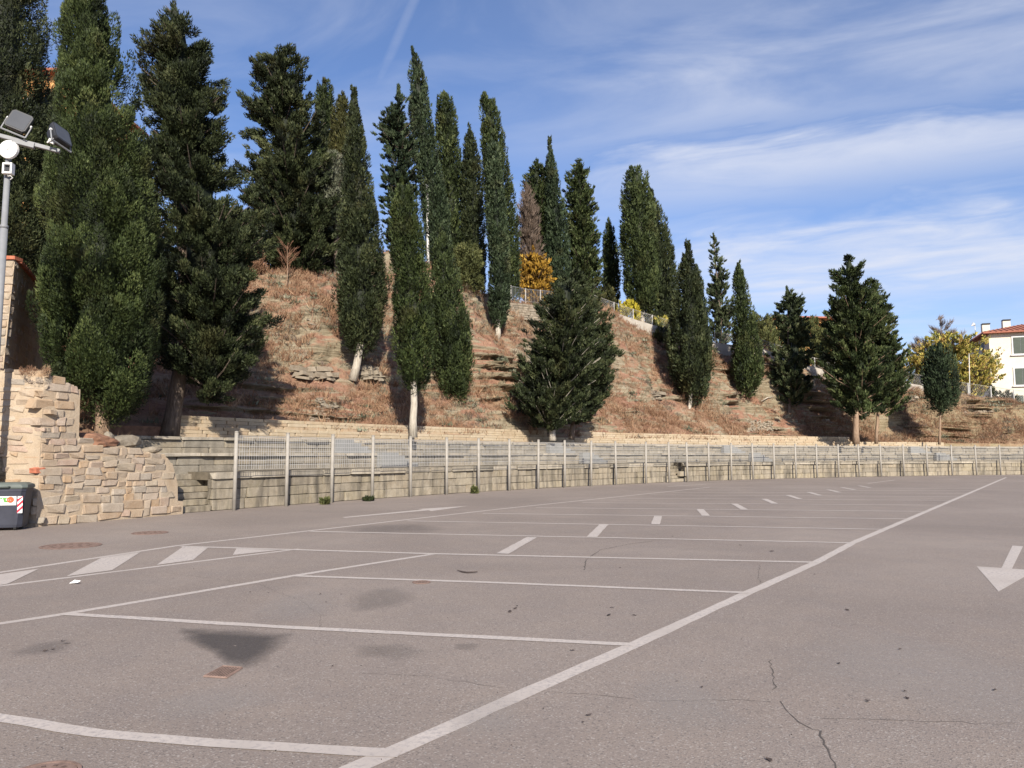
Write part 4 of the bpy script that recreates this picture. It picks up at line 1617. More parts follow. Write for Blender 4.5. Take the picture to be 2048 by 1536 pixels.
g1, g2, g3 = 'cypresses on the hillside', 'cypresses on the hilltop', 'ragged conifers on the hill'
TREES = [
    ('cypress_tree', 'huge dark cypress cut off by the left picture edge behind the lamp', 'cyp', 'leaf_dark', (20, 0), [(-260, -30, 0), (-100, -60, 50), (0, -70, 76), (150, -80, 80), (350, -85, 84), (520, -85, 80), (640, -60, 65)], 'bark', 0.3, g1, {'depth': 27.5, 'k': 0.75}),
    ('cypress_tree', 'huge bright green cypress rising behind the ruined wall, its tip above the picture', 'cyp', 'leaf_bright', (205, 862), [(-90, 162, 172), (0, 140, 204), (100, 134, 230), (200, 126, 250), (300, 116, 268), (400, 112, 282), (500, 106, 294), (600, 102, 302), (680, 104, 303), (740, 122, 298), (790, 156, 284), (820, 182, 248)], 'bark_tan', 0.17, g1, {'at': 20.6, 'clump': 0.34, 'core': 0.48, 'k': 1.2, 'lump': 0.17, 'dens': 0.6, 'lean': 0.85, 'el': 1.7}),
    ('ragged_conifer', 'tall ragged dark conifer right of the huge bright cypress, with drooping right side', 'broad', 'leaf_dark', (338, 852), [(0, 338, 354), (60, 312, 400), (120, 285, 430), (200, 283, 445), (300, 275, 470), (400, 280, 510), (500, 285, 535), (600, 300, 535), (700, 320, 530), (760, 355, 500), (800, 385, 440)], 'bark', 0.24, g3, {'at': 23.9, 'gap': 0.62, 'core': 0.28}),
    ('ragged_conifer', 'broad ragged dark conifer standing above the bare red bank', 'broad', 'leaf_dark', (600, 0), [(92, 555, 585), (130, 505, 608), (200, 495, 625), (300, 488, 665), (400, 485, 682), (480, 500, 692), (545, 520, 680)], 'bark', 0.3, g3, {'depth': 39.5, 'gap': 0.6, 'core': 0.26}),
    ('cypress_tree', 'blunt cypress tip peeking out right behind the broad ragged conifer', 'cyp', 'leaf_green', (648, 0), [(157, 645, 650), (180, 634, 662), (250, 630, 668), (400, 625, 672), (550, 630, 670)], 'bark', 0.2, g2, {'depth': 46}),
    ('cypress_tree', 'brownish cypress behind the leaning-trunk cypress, its tip slightly lower', 'cyp', 'leaf_brown', (685, 0), [(188, 680, 686), (220, 668, 702), (300, 660, 712), (450, 655, 715), (590, 660, 712)], 'bark', 0.2, g2, {'depth': 42.5}),
    ('cypress_tree', 'spire cypress with crooked bare trunk leaning on the bank', 'cyp', 'leaf_dark', (706, 748), [(165, 703, 706), (200, 698, 718), (300, 692, 730), (400, 686, 748), (500, 682, 762), (600, 680, 768), (650, 682, 765), (682, 695, 755), (695, 710, 735)], 'bark_pale', 0.17, g1, {'bend': 0.15, 'bias': 0.05}),
    ('ragged_conifer', 'thin gappy conifer with sky showing through behind the pale-trunk cypress', 'broad', 'leaf_blue', (800, 0), [(168, 795, 799), (200, 783, 812), (245, 754, 825), (300, 765, 835), (370, 760, 838), (450, 765, 835), (530, 775, 828)], 'bark', 0.16, g3, {'depth': 45, 'gap': 0.9, 'core': 0.14, 'inner': 0.9, 'k': 0.8}),
    ('cypress_tree', 'bright cypress on a long pale bare trunk growing from the cream wall', 'cyp', 'leaf_bright', (826, 858), [(358, 800, 804), (390, 790, 822), (450, 788, 838), (550, 786, 852), (650, 788, 864), (720, 790, 867), (750, 798, 862), (770, 815, 848)], 'bark_pale', 0.145, g1, {'at': 31.2}),
    ('cypress_tree', 'tallest thin cypress spire of the middle group, leaning left at the tip', 'cyp', 'leaf_blue', (885, 0), [(97, 823, 829), (130, 821, 842), (200, 820, 856), (280, 826, 868), (350, 836, 882), (430, 845, 897), (530, 855, 900)], 'bark', 0.2, g2, {'depth': 47.5, 'bias': 0.05}),
    ('cypress_tree', 'dense cypress with rounded tip just right of the tallest spire', 'cyp', 'leaf_green', (910, 0), [(180, 887, 893), (205, 877, 905), (280, 875, 915), (380, 872, 930), (480, 872, 938), (580, 880, 935)], 'bark', 0.2, g2, {'depth': 49.5}),
    ('cypress_tree', 'short dark cypress spire standing between two taller ones', 'cyp', 'leaf_dark', (945, 0), [(250, 935, 939), (280, 930, 950), (350, 925, 962), (450, 922, 970), (580, 925, 970)], 'bark', 0.18, g2, {'depth': 49}),
    ('cypress_tree', 'full dark green cypress whose foliage reaches down the bank to grass', 'cyp', 'leaf_green', (912, 795), [(455, 884, 888), (500, 868, 900), (570, 862, 918), (650, 862, 935), (720, 868, 945), (765, 880, 942), (795, 900, 930)], 'bark', 0.14, g1, {}),
    ('cypress_tree', 'tall curved cypress behind the slender one, arching over to the right', 'cyp', 'leaf_green', (1020, 0), [(183, 964, 971), (210, 963, 990), (280, 965, 1005), (350, 968, 1018), (430, 972, 1030), (520, 985, 1038), (600, 997, 1035)], 'bark', 0.2, g2, {'depth': 51.5}),
    ('cypress_tree', 'slender column cypress with short pale trunk beside the iron railing', 'cyp', 'leaf_blue', (994, 672), [(278, 982, 988), (310, 975, 1000), (400, 975, 1008), (500, 978, 1016), (580, 978, 1020), (620, 978, 1018), (645, 985, 1010)], 'bark_pale', 0.16, g1, {'bias': 0.1}),
    ('ragged_conifer', 'blunt-topped ragged conifer behind the amber tree', 'broad', 'leaf_green', (1080, 0), [(328, 1060, 1085), (360, 1045, 1100), (430, 1050, 1108), (520, 1055, 1110), (600, 1060, 1105)], 'bark', 0.2, g3, {'depth': 58, 'gap': 0.55, 'core': 0.26}),
    ('bare_tree', 'leafless brown twiggy tree above the amber tree', 'broad', 'twig', (1060, 0), [(370, 1046, 1058), (430, 1038, 1075), (500, 1036, 1085), (575, 1044, 1082)], 'bark_tan', 0.10, None, {'depth': 56, 'gap': 0.8, 'core': 0.0, 'wide': 0.09, 'leaf': 2.2, 'up': 1.2, 'k': 0.9}),
    ('amber_tree', 'small amber-yellow autumn tree behind the iron railing', 'broad', 'leaf_yellow', (1070, 0), [(510, 1050, 1085), (535, 1032, 1106), (575, 1030, 1108), (605, 1045, 1092)], 'bark', 0.08, None, {'depth': 55, 'gap': 0.4, 'core': 0.0, 'wide': 0.6, 'k': 0.8, 'clump': 0.22}),
    ('cypress_tree', 'needle-sharp thin cypress spire rising right of the blunt ragged conifer', 'cyp', 'leaf_blue', (1115, 0), [(272, 1096, 1100), (310, 1093, 1108), (380, 1093, 1120), (450, 1092, 1132), (540, 1090, 1140), (610, 1092, 1138)], 'bark', 0.2, g2, {'depth': 57}),
    ('ragged_conifer', 'tall shaggy conifer behind the dark twin-trunk tree', 'broad', 'leaf_green', (1165, 0), [(320, 1153, 1160), (350, 1132, 1180), (400, 1128, 1188), (480, 1128, 1198), (560, 1128, 1206), (620, 1135, 1200)], 'bark', 0.22, g3, {'depth': 58.5, 'gap': 0.5, 'core': 0.26, 'bias': 0.05}),
    ('cypress_tree', 'small far cypress spire alone against sky, left of the big pair', 'cyp', 'leaf_green', (1220, 0), [(437, 1215, 1219), (465, 1209, 1228), (520, 1206, 1236), (590, 1208, 1240), (625, 1212, 1232)], 'bark', 0.15, g2, {'depth': 66}),
    ('cypress_tree', 'large blunt cypress of the pair above the yellow shrub', 'cyp', 'leaf_green', (1285, 0), [(338, 1262, 1280), (365, 1250, 1295), (430, 1243, 1305), (500, 1245, 1315), (570, 1250, 1318), (625, 1270, 1305)], 'bark_pale', 0.2, g2, {'depth': 61.5, 'bias': 0.05}),
    ('cypress_tree', 'darker pointed cypress on the right of the big pair', 'cyp', 'leaf_dark', (1328, 0), [(375, 1298, 1303), (420, 1292, 1318), (490, 1290, 1338), (560, 1290, 1354), (640, 1296, 1362), (662, 1310, 1345)], 'bark', 0.2, g2, {'depth': 63.5}),
    ('twin_trunk_conifer', 'broad dark conifer with pale trunk growing from the gap in the cream wall', 'broad', 'leaf_dark', (1105, 868), [(560, 1118, 1150), (600, 1085, 1175), (650, 1055, 1200), (700, 1050, 1205), (750, 1040, 1190), (800, 1030, 1180), (838, 1045, 1150)], 'bark_pale', 0.15, g3, {'at': 38.5, 'gap': 0.36, 'core': 0.35, 'clump': 0.30, 'k': 1.15}),
    ('twin_trunk_conifer', 'dark conifer with thinner trunk merging right with the broad one', 'broad', 'leaf_dark', (1143, 866), [(545, 1128, 1160), (600, 1110, 1195), (660, 1110, 1228), (700, 1115, 1236), (760, 1110, 1227), (805, 1115, 1215), (830, 1125, 1180)], 'bark', 0.13, g3, {'at': 40.0, 'gap': 0.36, 'core': 0.35, 'clump': 0.30, 'k': 1.15}),
    ('cypress_tree', 'pointed dark cypress with slim pale trunk on the bare toe of the bank', 'cyp', 'leaf_dark', (1377, 832), [(487, 1372, 1378), (520, 1365, 1388), (580, 1355, 1400), (640, 1345, 1413), (700, 1337, 1424), (750, 1345, 1422), (788, 1365, 1408)], 'bark_pale', 0.13, g1, {}),
    ('cypress_tree', 'narrow cypress half hidden behind the pointed dark one, tan trunk', 'cyp', 'leaf_blue', (1404, 818), [(530, 1390, 1394), (560, 1380, 1403), (620, 1385, 1412), (700, 1390, 1420), (760, 1390, 1418), (792, 1395, 1412)], 'bark_tan', 0.1, g1, {}),
    ('ragged_conifer', 'far grey gappy conifer with crooked tip against white cloud', 'broad', 'leaf_grey', (1442, 0), [(465, 1424, 1430), (500, 1422, 1442), (560, 1415, 1460), (620, 1412, 1470), (680, 1416, 1468)], 'bark', 0.15, g3, {'depth': 68, 'gap': 0.9, 'core': 0.0, 'inner': 0.5, 'k': 0.55}),
    ('cypress_tree', 'thin leaning cypress right of the grey gappy conifer', 'cyp', 'leaf_green', (1478, 805), [(517, 1472, 1477), (550, 1468, 1488), (620, 1466, 1500), (690, 1468, 1518), (740, 1468, 1526), (782, 1475, 1510)], 'bark_tan', 0.12, g1, {'bend': 0.1}),
    ('ragged_conifer', 'sparse-topped conifer left of the large forked tree', 'broad', 'leaf_grey', (1577, 828), [(573, 1570, 1578), (600, 1552, 1602), (640, 1548, 1622), (690, 1552, 1628), (740, 1540, 1625), (790, 1555, 1620), (810, 1570, 1605)], 'bark', 0.12, g3, {'gap': 0.8, 'core': 0.2, 'inner': 1.2, 'k': 0.85}),
    ('forked_conifer', 'large forked conifer with stout trunk at the right part of the wall', 'broad', 'leaf_green', (1712, 878), [(515, 1682, 1716), (545, 1660, 1735), (600, 1655, 1755), (660, 1645, 1775), (720, 1640, 1790), (770, 1650, 1790), (808, 1680, 1765)], 'bark_tan', 0.19, g3, {'at': 52.5, 'gap': 0.55, 'core': 0.16, 'inner': 1.4, 'k': 0.85}),
    ('forked_conifer', 'thinner dark conifer joined right of the large forked one', 'broad', 'leaf_green', (1752, 878), [(560, 1735, 1755), (620, 1730, 1780), (680, 1735, 1800), (740, 1735, 1818), (790, 1738, 1815), (818, 1745, 1790)], 'bark_tan', 0.1, g3, {'at': 53.8, 'gap': 0.6, 'core': 0.14, 'inner': 1.2, 'k': 0.8}),
    ('lollipop_cypress', 'small lone round-topped cypress on a thin straight trunk', 'cyp', 'leaf_blue', (1878, 880), [(688, 1872, 1882), (710, 1860, 1896), (750, 1850, 1910), (785, 1848, 1913), (805, 1858, 1905), (820, 1872, 1888)], 'bark_tan', 0.075, g1, {'at': 57.0, 'k': 1.1}),
    ('turning_tree', 'wide yellow-green autumn tree in front of the white house', 'broad', 'leaf_mixed', (1905, 0), [(662, 1880, 1905), (682, 1830, 1955), (710, 1808, 1984), (745, 1805, 1992), (780, 1830, 1975)], 'bark', 0.16, None, {'depth': 78, 'gap': 0.33, 'core': 0.0, 'inner': 1.0, 'bias': 0.08, 'wide': 0.6, 'clump': 0.32, 'k': 0.75, 'leaf': 0.85}),
    ('bare_tree', 'leafless reddish twigs rising above the yellow-green tree', 'broad', 'twig', (1890, 0), [(632, 1878, 1882), (650, 1865, 1900), (680, 1830, 1925), (720, 1815, 1940)], 'bark_tan', 0.12, None, {'depth': 79.5, 'gap': 0.9, 'core': 0.0, 'wide': 0.08, 'leaf': 1.8, 'up': 1.0, 'k': 0.45, 'clump': 0.5}),
    ('dark_tree', 'dark shaded tree between the two huge left cypresses below the ochre house', 'broad', 'leaf_dark', (100, 0), [(188, 85, 120), (240, 55, 150), (350, 45, 165), (500, 45, 165), (640, 60, 150)], 'bark', 0.15, None, {'depth': 33, 'gap': 0.5, 'core': 0.6, 'k': 0.6}),
    ('dark_tree', 'dark shaded tree filling the gap between huge bright cypress and tall ragged conifer', 'broad', 'leaf_dark', (270, 0), [(300, 258, 285), (360, 225, 330), (450, 215, 350), (560, 215, 360), (680, 225, 355)], 'bark', 0.15, None, {'depth': 30.5, 'gap': 0.5, 'core': 0.5, 'k': 0.6}),
    ('dark_tree', 'dark shaded tree filling the gap between tall ragged conifer and broad ragged conifer', 'broad', 'leaf_dark', (490, 0), [(420, 480, 505), (460, 455, 530), (520, 450, 535), (580, 460, 525)], 'bark', 0.15, None, {'depth': 40, 'gap': 0.6, 'core': 0.4, 'k': 0.7}),
    ('olive_tree', 'silvery olive tree between the broad ragged conifer and the spire', 'broad', 'leaf_olive', (668, 0), [(300, 660, 680), (340, 642, 696), (400, 640, 702), (460, 650, 695)], 'bark', 0.12, None, {'depth': 40.5, 'gap': 0.5, 'core': 0.0, 'wide': 0.25, 'k': 0.7}),
]
for sp in TREES:
    tree(sp)

SHRUBS = [
    ('green_shrub', 'soft olive-green shrub on the crest between two dark cypresses', 'shrub', 'leaf_bush', (935, 0), [(488, 922, 948), (525, 905, 965), (580, 912, 966)], {'depth': 46, 'wide': 0.3, 'up': 0.5}),
    ('yellow_shrub', 'bright lemon-yellow shrub below the large blunt cypress', 'shrub', 'leaf_lemon', (1256, 0), [(603, 1248, 1262), (622, 1234, 1280), (645, 1238, 1276)], {'depth': 59.5, 'wide': 0.6}),
    ('yellow_shrub', 'dull yellow-green shrub on the path edge under the darker cypress', 'shrub', 'leaf_mixed', (1322, 0), [(636, 1312, 1330), (652, 1300, 1340), (668, 1302, 1342)], {'depth': 60.5, 'wide': 0.6, 'bias': -0.05}),
    ('brown_shrub', 'brownish shrub beside the path post, left of the lemon-yellow shrub', 'shrub', 'leaf_brown', (1212, 0), [(575, 1200, 1222), (600, 1192, 1232), (628, 1198, 1230)], {'depth': 60, 'wide': 0.5}),
    ('dark_shrub', 'dark bush at the foot of the two big hilltop cypresses', 'shrub', 'leaf_dark', (1290, 0), [(608, 1280, 1300), (628, 1268, 1320), (650, 1275, 1318)], {'depth': 62.5}),
    ('dark_shrub', 'dark bush on the bank left of the pointed dark cypress', 'shrub', 'leaf_dark', (1322, 0), [(658, 1312, 1332), (680, 1304, 1348), (712, 1312, 1345)], {'depth': 57.5}),
    ('grey_shrub', 'low grey-green prickly shrub on the bank beside the twin-trunk conifer', 'shrub', 'leaf_olive', (1000, 742), [(712, 985, 1000), (730, 965, 1018), (750, 985, 1030)], {'wide': 0.4, 'clump': 0.2}),
    ('dry_bush', 'rusty dry bush at the crest right of the tall ragged conifer', 'shrub', 'straw', (505, 0), [(478, 498, 512), (505, 488, 525), (540, 488, 530)], {'depth': 36.5, 'wide': 0.2, 'leaf': 1.2}),
    ('dark_shrub', 'small dark bush in the shade behind the ruined wall', 'shrub', 'leaf_dark', (112, 742), [(728, 105, 118), (738, 95, 128), (752, 96, 126)], {'at': 17.6, 'clump': 0.14, 'wide': 0.4}),
    ('dry_bush', 'tuft of straw-coloured weeds on the top of the ruined wall', 'shrub', 'straw', (68, 744), [(734, 50, 84), (741, 44, 95), (750, 44, 100)], {'at': 16.5, 'clump': 0.08, 'wide': 0.12}),
    ('far_hedge', 'grey-green hedge on the skyline left of the sparse-topped conifer', 'shrub', 'leaf_bush', (1520, 0), [(632, 1510, 1530), (645, 1495, 1550), (700, 1490, 1555)], {'depth': 84, 'clump': 0.5}),
    ('far_hedge', 'grey-green hedge on the skyline below the brown roof', 'shrub', 'leaf_bush', (1600, 0), [(645, 1570, 1630), (655, 1550, 1650), (720, 1545, 1655)], {'depth': 86, 'clump': 0.5}),
    ('far_hedge', 'grey-green hedge behind the large forked conifer', 'shrub', 'leaf_bush', (1660, 0), [(662, 1640, 1690), (675, 1630, 1720), (740, 1630, 1725)], {'depth': 85, 'clump': 0.5}),
    ('garden_bush', 'low dark garden bush at the foot of the white house', 'shrub', 'leaf_dark', (2010, 0), [(784, 2000, 2018), (795, 1992, 2030), (812, 1992, 2034)], {'depth': 74, 'clump': 0.35}),
    ('garden_bush', 'dark round bush against the shaded side of the white house', 'shrub', 'leaf_dark', (1983, 0), [(772, 1978, 1988), (782, 1974, 1992), (800, 1974, 1992)], {'depth': 76, 'clump': 0.35}),
    ('wall_weed', 'small green weed at the foot of the low wall near the fourth post', 'shrub', 'leaf_bush', (651, 1004), [(995, 646, 654), (1000, 641, 660), (1006, 641, 660)], {'at': 23.9, 'clump': 0.07, 'wide': 0.4}),
    ('wall_weed', 'small green weed at the foot of the low wall beside the seventh post', 'shrub', 'leaf_bush', (950, 985), [(972, 946, 952), (979, 942, 956), (987, 942, 957)], {'at': 30.4, 'clump': 0.07, 'wide': 0.4}),
    ('wall_weed', 'tiny dark weed at the foot of the low wall near the fifth post', 'shrub', 'leaf_dark', (737, 1000), [(994, 732, 742), (998, 726, 748), (1002, 726, 748)], {'at': 25.6, 'clump': 0.06, 'wide': 0.4}),
]
for nm, lab, kd, mt, bs, rows, op in SHRUBS:
    tree((nm, lab, kd, mt, bs, rows, 'bark', 0.05, None, op))


# ------------------------------------------------------------------ bare sapling, poles
def sapling(u, v, utop, vtop, label, mat, seed, n=26):
    b = on_hill(u, v)
    tp = at(utop, vtop, b[1])
    rs = np.random.default_rng(seed)
    root = empty('bare_sapling', b, label, 'sapling')
    MB().tube([b - np.array([0, 0, .2]), b * .6 + tp * .4 + np.array([.05, 0, 0]), tp], [0.035, 0.025, 0.006], 6).build('stem', M['bark_tan'], root)
    mb_ = MB()
    h = tp[2] - b[2]
    for i in range(n):
        f = rs.uniform(0.35, 0.95)
        p = b * (1 - f) + tp * f
        a = rs.uniform(0, 6.28)
        l = h * rs.uniform(0.25, 0.5) * (1.2 - 0.6 * f)
        d = np.array([math.cos(a) * 0.75, math.sin(a) * 0.75, 0.85])
        mb_.tube([p, p + d * l * .6, p + d * l + np.array([0, 0, .1 * l])], [0.012, 0.008, 0.003], 4, False)
        for j in range(4):
            q = p + d * l * rs.uniform(.3, .9)
            d2 = unit(d + rs.normal(0, .5, 3))
            mb_.tube([q, q + d2 * l * .35], [0.006, 0.002], 3, False)
    mb_.build('twigs', M['soil'], root)['kind'] = 'stuff'


sapling(572, 583, 575, 492, 'leafless reddish sapling on top of the bare red bank', 'bark_tan', 4)
sapling(620, 655, 628, 590, 'thin pale leafless sapling in the middle of the red bank', 'bark_tan', 5, 8)
sapling(1217, 845, 1216, 808, 'short bare stick standing at the foot of the bank right of the twin-trunk conifer', 'bark_tan', 6, 2)

py = 47.0
pb = at(857, 530, py)
pt = at(855, 372, py)
pole = empty('utility_pole', (pb[0], pb[1], pb[2] - 1.0), 'thin whitish utility pole seen between the middle cypresses', 'pole')
MB().tube([(pb[0], pb[1], pb[2] - 1.5), (pt[0], pt[1], pt[2])], [0.10, 0.075], 10).build('shaft', M['white'], pole, True)
MB().box((pt[0], pt[1], pt[2] + 0.05), (0.32, 0.1, 0.1)).build('head', M['steel'], pole)


# ------------------------------------------------------------------ path with kerb and railing along the crest
def crest_pts(u0, u1, n, dt=0.0):
    out = []
    for u in np.linspace(u0, u1, n):
        yy = float(np.interp(u, [c[0] for c in CREST], [c[1] for c in CREST]))
        vv = float(np.interp(u, [c[0] for c in CREST], [c[2] for c in CREST]))
        p = at(u, vv, yy + dt)
        p[2] = hill_at(p[0], p[1])[0]
        out.append(p)
    return out


P = crest_pts(1185, 1880, 60, -0.15)
P2 = crest_pts(1185, 1880, 60, 1.6)
mb = MB()
V = [(p[0], p[1], p[2] + 0.12) for p in P] + [(p[0], p[1], p[2] + 0.10) for p in P2]
n = len(P)
mb.add(V, [(i, i + 1, n + i + 1, n + i) for i in range(n - 1)])
tag(mb.build('path', M['path']), 'pale concrete path running along the crest of the bank', kind='structure')
mb = MB()
V = []
for dz, ofs in ((-0.7, 0), (0.24, 0), (0.24, 0.25), (-0.7, 0.25)):
    V += [(p[0], p[1] + ofs - 0.2, p[2] + dz) for p in P]
F = []
for k in range(4):
    F += [(k * n + i, k * n + i + 1, ((k + 1) % 4) * n + i + 1, ((k + 1) % 4) * n + i) for i in range(n - 1)]
mb.add(V, F)
tag(mb.build('path_kerb', M['path']), 'pale kerb edging the path on the crest', kind='structure')


def railing(name, label, pts, h, post_mat, bars=True, rails=(0.95, 0.1), every=1, pr=0.03):
    root = empty(name, pts[0], label, 'fence')
    for i, p in enumerate(pts):
        if i % every == 0:
            MB().tube([(p[0], p[1], p[2] - 0.3), (p[0], p[1], p[2] + h)], pr, 8).build('post', M[post_mat], root)
    for f in rails:
        MB().tube([(p[0], p[1], p[2] + h * f) for p in pts], 0.018, 6).build('rail', M['steel' if bars else 'galv'], root)
    for a, b in zip(pts[:-1], pts[1:]):
        w = MB()
        a, b = np.array(a), np.array(b)
        ln = np.linalg.norm(b - a)
        if bars:
            k = max(2, int(ln / 0.14))
            for j in range(1, k):
                q = a + (b - a) * j / k
                w.tube([(q[0], q[1], q[2] + h * 0.1), (q[0], q[1], q[2] + h * 0.95)], 0.011, 4, False)
        else:
            k = max(2, int(ln / 0.16))
            for j in range(k):
                q0 = a + (b - a) * j / k
                q1 = a + (b - a) * min(1, (j + 5) / k)
                w.tube([(q0[0], q0[1], q0[2] + 0.1), (q1[0], q1[1], q1[2] + h * 0.95)], 0.005, 3, False)
                w.tube([(q1[0], q1[1], q1[2] + 0.1), (q0[0], q0[1], q0[2] + h * 0.95)], 0.005, 3, False)
        w.build('bar_infill' if bars else 'mesh_infill', M['steel' if bars else 'wire'], root)
    return root


railing('iron_railing', 'iron bar railing with white posts on the crest below the amber tree', [p + np.array([0, 0, 0.05]) for p in crest_pts(1022, 1110, 4, 0.2)], 1.05, 'rail_post')
railing('path_railing', 'thin rail fence on white posts along the crest path', [p + np.array([0, 0, 0.1]) for p in crest_pts(1190, 1420, 7, 0.35)], 1.0, 'rail_post', False)
railing('path_railing', 'far part of the path rail fence between the thin leaning cypress and the forked conifer', [p + np.array([0, 0, 0.1]) for p in crest_pts(1430, 1670, 7, 0.35)], 1.0, 'rail_post', False)
railing('garden_fence', 'wire garden fence on white posts below the white house', [p + np.array([0, 0, 0.0]) for p in crest_pts(1800, 2120, 8, 0.5)], 1.2, 'rail_post', False, pr=0.05)

# tall bare poles by the path
for u, v0, v1, lab in ((1211, 625, 582, 'thin pale pole standing among shrubs left of the lemon-yellow shrub'), (1938, 760, 708, 'white post standing in front of the yellow-green tree')):
    yy = 60 if u < 1500 else 70
    a, b = at(u, v0, yy), at(u, v1, yy)
    root = empty('thin_pole', (a[0], a[1], a[2] - 1), lab, 'pole')
    MB().tube([(a[0], a[1], a[2] - 1.5), b], 0.03, 8).build('shaft', M['white'], root)
    MB().box((b[0], b[1], b[2] + 0.02), (0.12, 0.12, 0.05)).build('cap', M['steel'], root)

# dry-stone terrace under the railing
random.seed(91)
a, b = at(1012, 640, 48.5), at(1068, 652, 49.5)
a[2] = hill_at(a[0], a[1])[0]
root = empty('dry_stone_terrace', a, 'pale dry stone terrace wall just below the iron railing', 'stone wall')
dm = variants('stone', 5, 0.05, 0.1, 61, M['rock'])
ang = math.atan2(b[1] - a[1], b[0] - a[0])
for r_ in range(7):
    w = random.uniform(-.2, 0)
    while w < 2.1:
        ln = random.uniform(0.22, 0.55)
        f = (w + ln / 2) / 2.1
        put_block('stone', dm, root, (a[0] + (b[0] - a[0]) * f, a[1] + (b[1] - a[1]) * f + r_ * 0.05 - 0.45, a[2] - 0.75 + r_ * 0.16), (ln - .02, 0.45, 0.155), ang, 0.05)
        w += ln

# ------------------------------------------------------------------ rocks on the bank
def hrock(u, v, d, label, seed, mat='rock'):
    """an outcrop: thin broken slabs lying on one another, set into the slope"""
    p = on_hill(u, v)
    s_, t_ = st(p[0], p[1])
    ang_ = wang(s_[0])
    r_ = random.Random(seed)
    mb_ = MB()
    z_ = -d[2] * 0.9
    back_v = np.array([-math.sin(ang_), math.cos(ang_)])
    along_v = np.array([math.cos(ang_), math.sin(ang_)])
    while z_ < d[2] * 0.8:
        th_ = r_.choice((0.04, 0.07, 0.12, 0.24))
        x_ = -d[0]
        while x_ < d[0]:
            ln_ = r_.uniform(0.18, 0.7) * d[0]
            prt = d[1] * r_.uniform(-0.75, 0.2) * (1 - abs(x_ / d[0]) * 0.5)
            c_ = p[:2] + along_v * (x_ + ln_ / 2) - back_v * (prt - d[1] * 0.5 - z_ * 0.9)
            mb_.box((c_[0], c_[1], p[2] + z_ + th_ / 2 + 0.05 * x_), (ln_ * 0.97, d[1] * 1.3, th_ * 0.92), ang_ + r_.uniform(-.7, .7), r_.uniform(-.2, .2), r_.uniform(-.22, .22), r_.uniform(0.6, 0.95))
            x_ += ln_
        z_ += th_
    o = mb_.build('rock', M[mat])
    tag(o, label, 'rock')


hrock(639, 838, (0.42, 0.3, 0.36), 'pinkish boulder resting on the cream wall left of the pale-trunk cypress', 31)
hrock(655, 806, (0.34, 0.3, 0.26), 'pale rock on the bank above the pinkish boulder', 32)
hrock(640, 640, (0.8, 0.5, 0.35), 'grey rock outcrop high on the red bank beside the crooked-trunk cypress', 33)
hrock(632, 745, (0.9, 0.5, 0.34), 'grey overhanging rock ledge in the middle of the red bank', 34)
hrock(748, 750, (0.5, 0.4, 0.3), 'dark rock under the crooked-trunk cypress', 35)
hrock(1238, 745, (0.9, 0.5, 0.3), 'pale fractured rock on the bank right of the twin-trunk conifer', 36)
hrock(1290, 790, (1.3, 0.6, 0.35), 'long grey rock ledge near the foot of the bank', 37)
hrock(1335, 818, (0.8, 0.5, 0.28), 'dark flat rock left of the slim pale trunk', 38)
hrock(1282, 828, (0.35, 0.3, 0.22), 'small tan boulder at the foot of the bank', 39)
hrock(1450, 813, (0.28, 0.22, 0.2), 'lone pale stone on bare earth right of the tan trunk', 40)
hrock(1592, 807, (0.25, 0.2, 0.2), 'small round stone in the shade under the sparse-topped conifer', 41)
hrock(1655, 843, (0.3, 0.2, 0.1), 'flat white stone in the shadow left of the forked conifer', 42)
hrock(1812, 800, (1.0, 0.5, 0.22), 'flat grey rock slab between forked conifer and lone cypress', 43)
hrock(1950, 822, (1.6, 0.8, 0.25), 'broad pale rock shelf right of the lone cypress', 44)

# fallen branch
a, b = on_hill(1522, 806), on_hill(1548, 797)
tag(MB().tube([a + [0, -.1, .1], (a + b) / 2 + [0, -.1, .22], b + [0, -.1, .1]], [.03, .05, .02], 6).build('fallen_branch', M['bark_pale']), 'pale fallen branch on the earth right of the thin leaning cypress', 'branch')

# grey scree patch (stuff)
rs = np.random.default_rng(17)
V, Lp = [], []
base_me = [rock_mesh('scree_tmp', 70 + i, None, 0.6, 1) if False else None for i in range(1)]
mb = MB()
for i in range(420):
    u, v = 1495 + rs.normal(0, 26), 856 + rs.normal(0, 6)
    p = on_hill(u, min(v, 874), 44, 60)
    r_ = rs.uniform(0.04, 0.13)
    mb.box((p[0], p[1], p[2] + 0.02), (r_ * 2, r_ * 1.5, r_), rs.uniform(0, 6), rs.uniform(-.5, .5), rs.uniform(-.5, .5), 0.7)
tag(mb.build('scree', M['rock']), 'patch of grey broken scree above the cream wall', 'scree', kind='stuff')

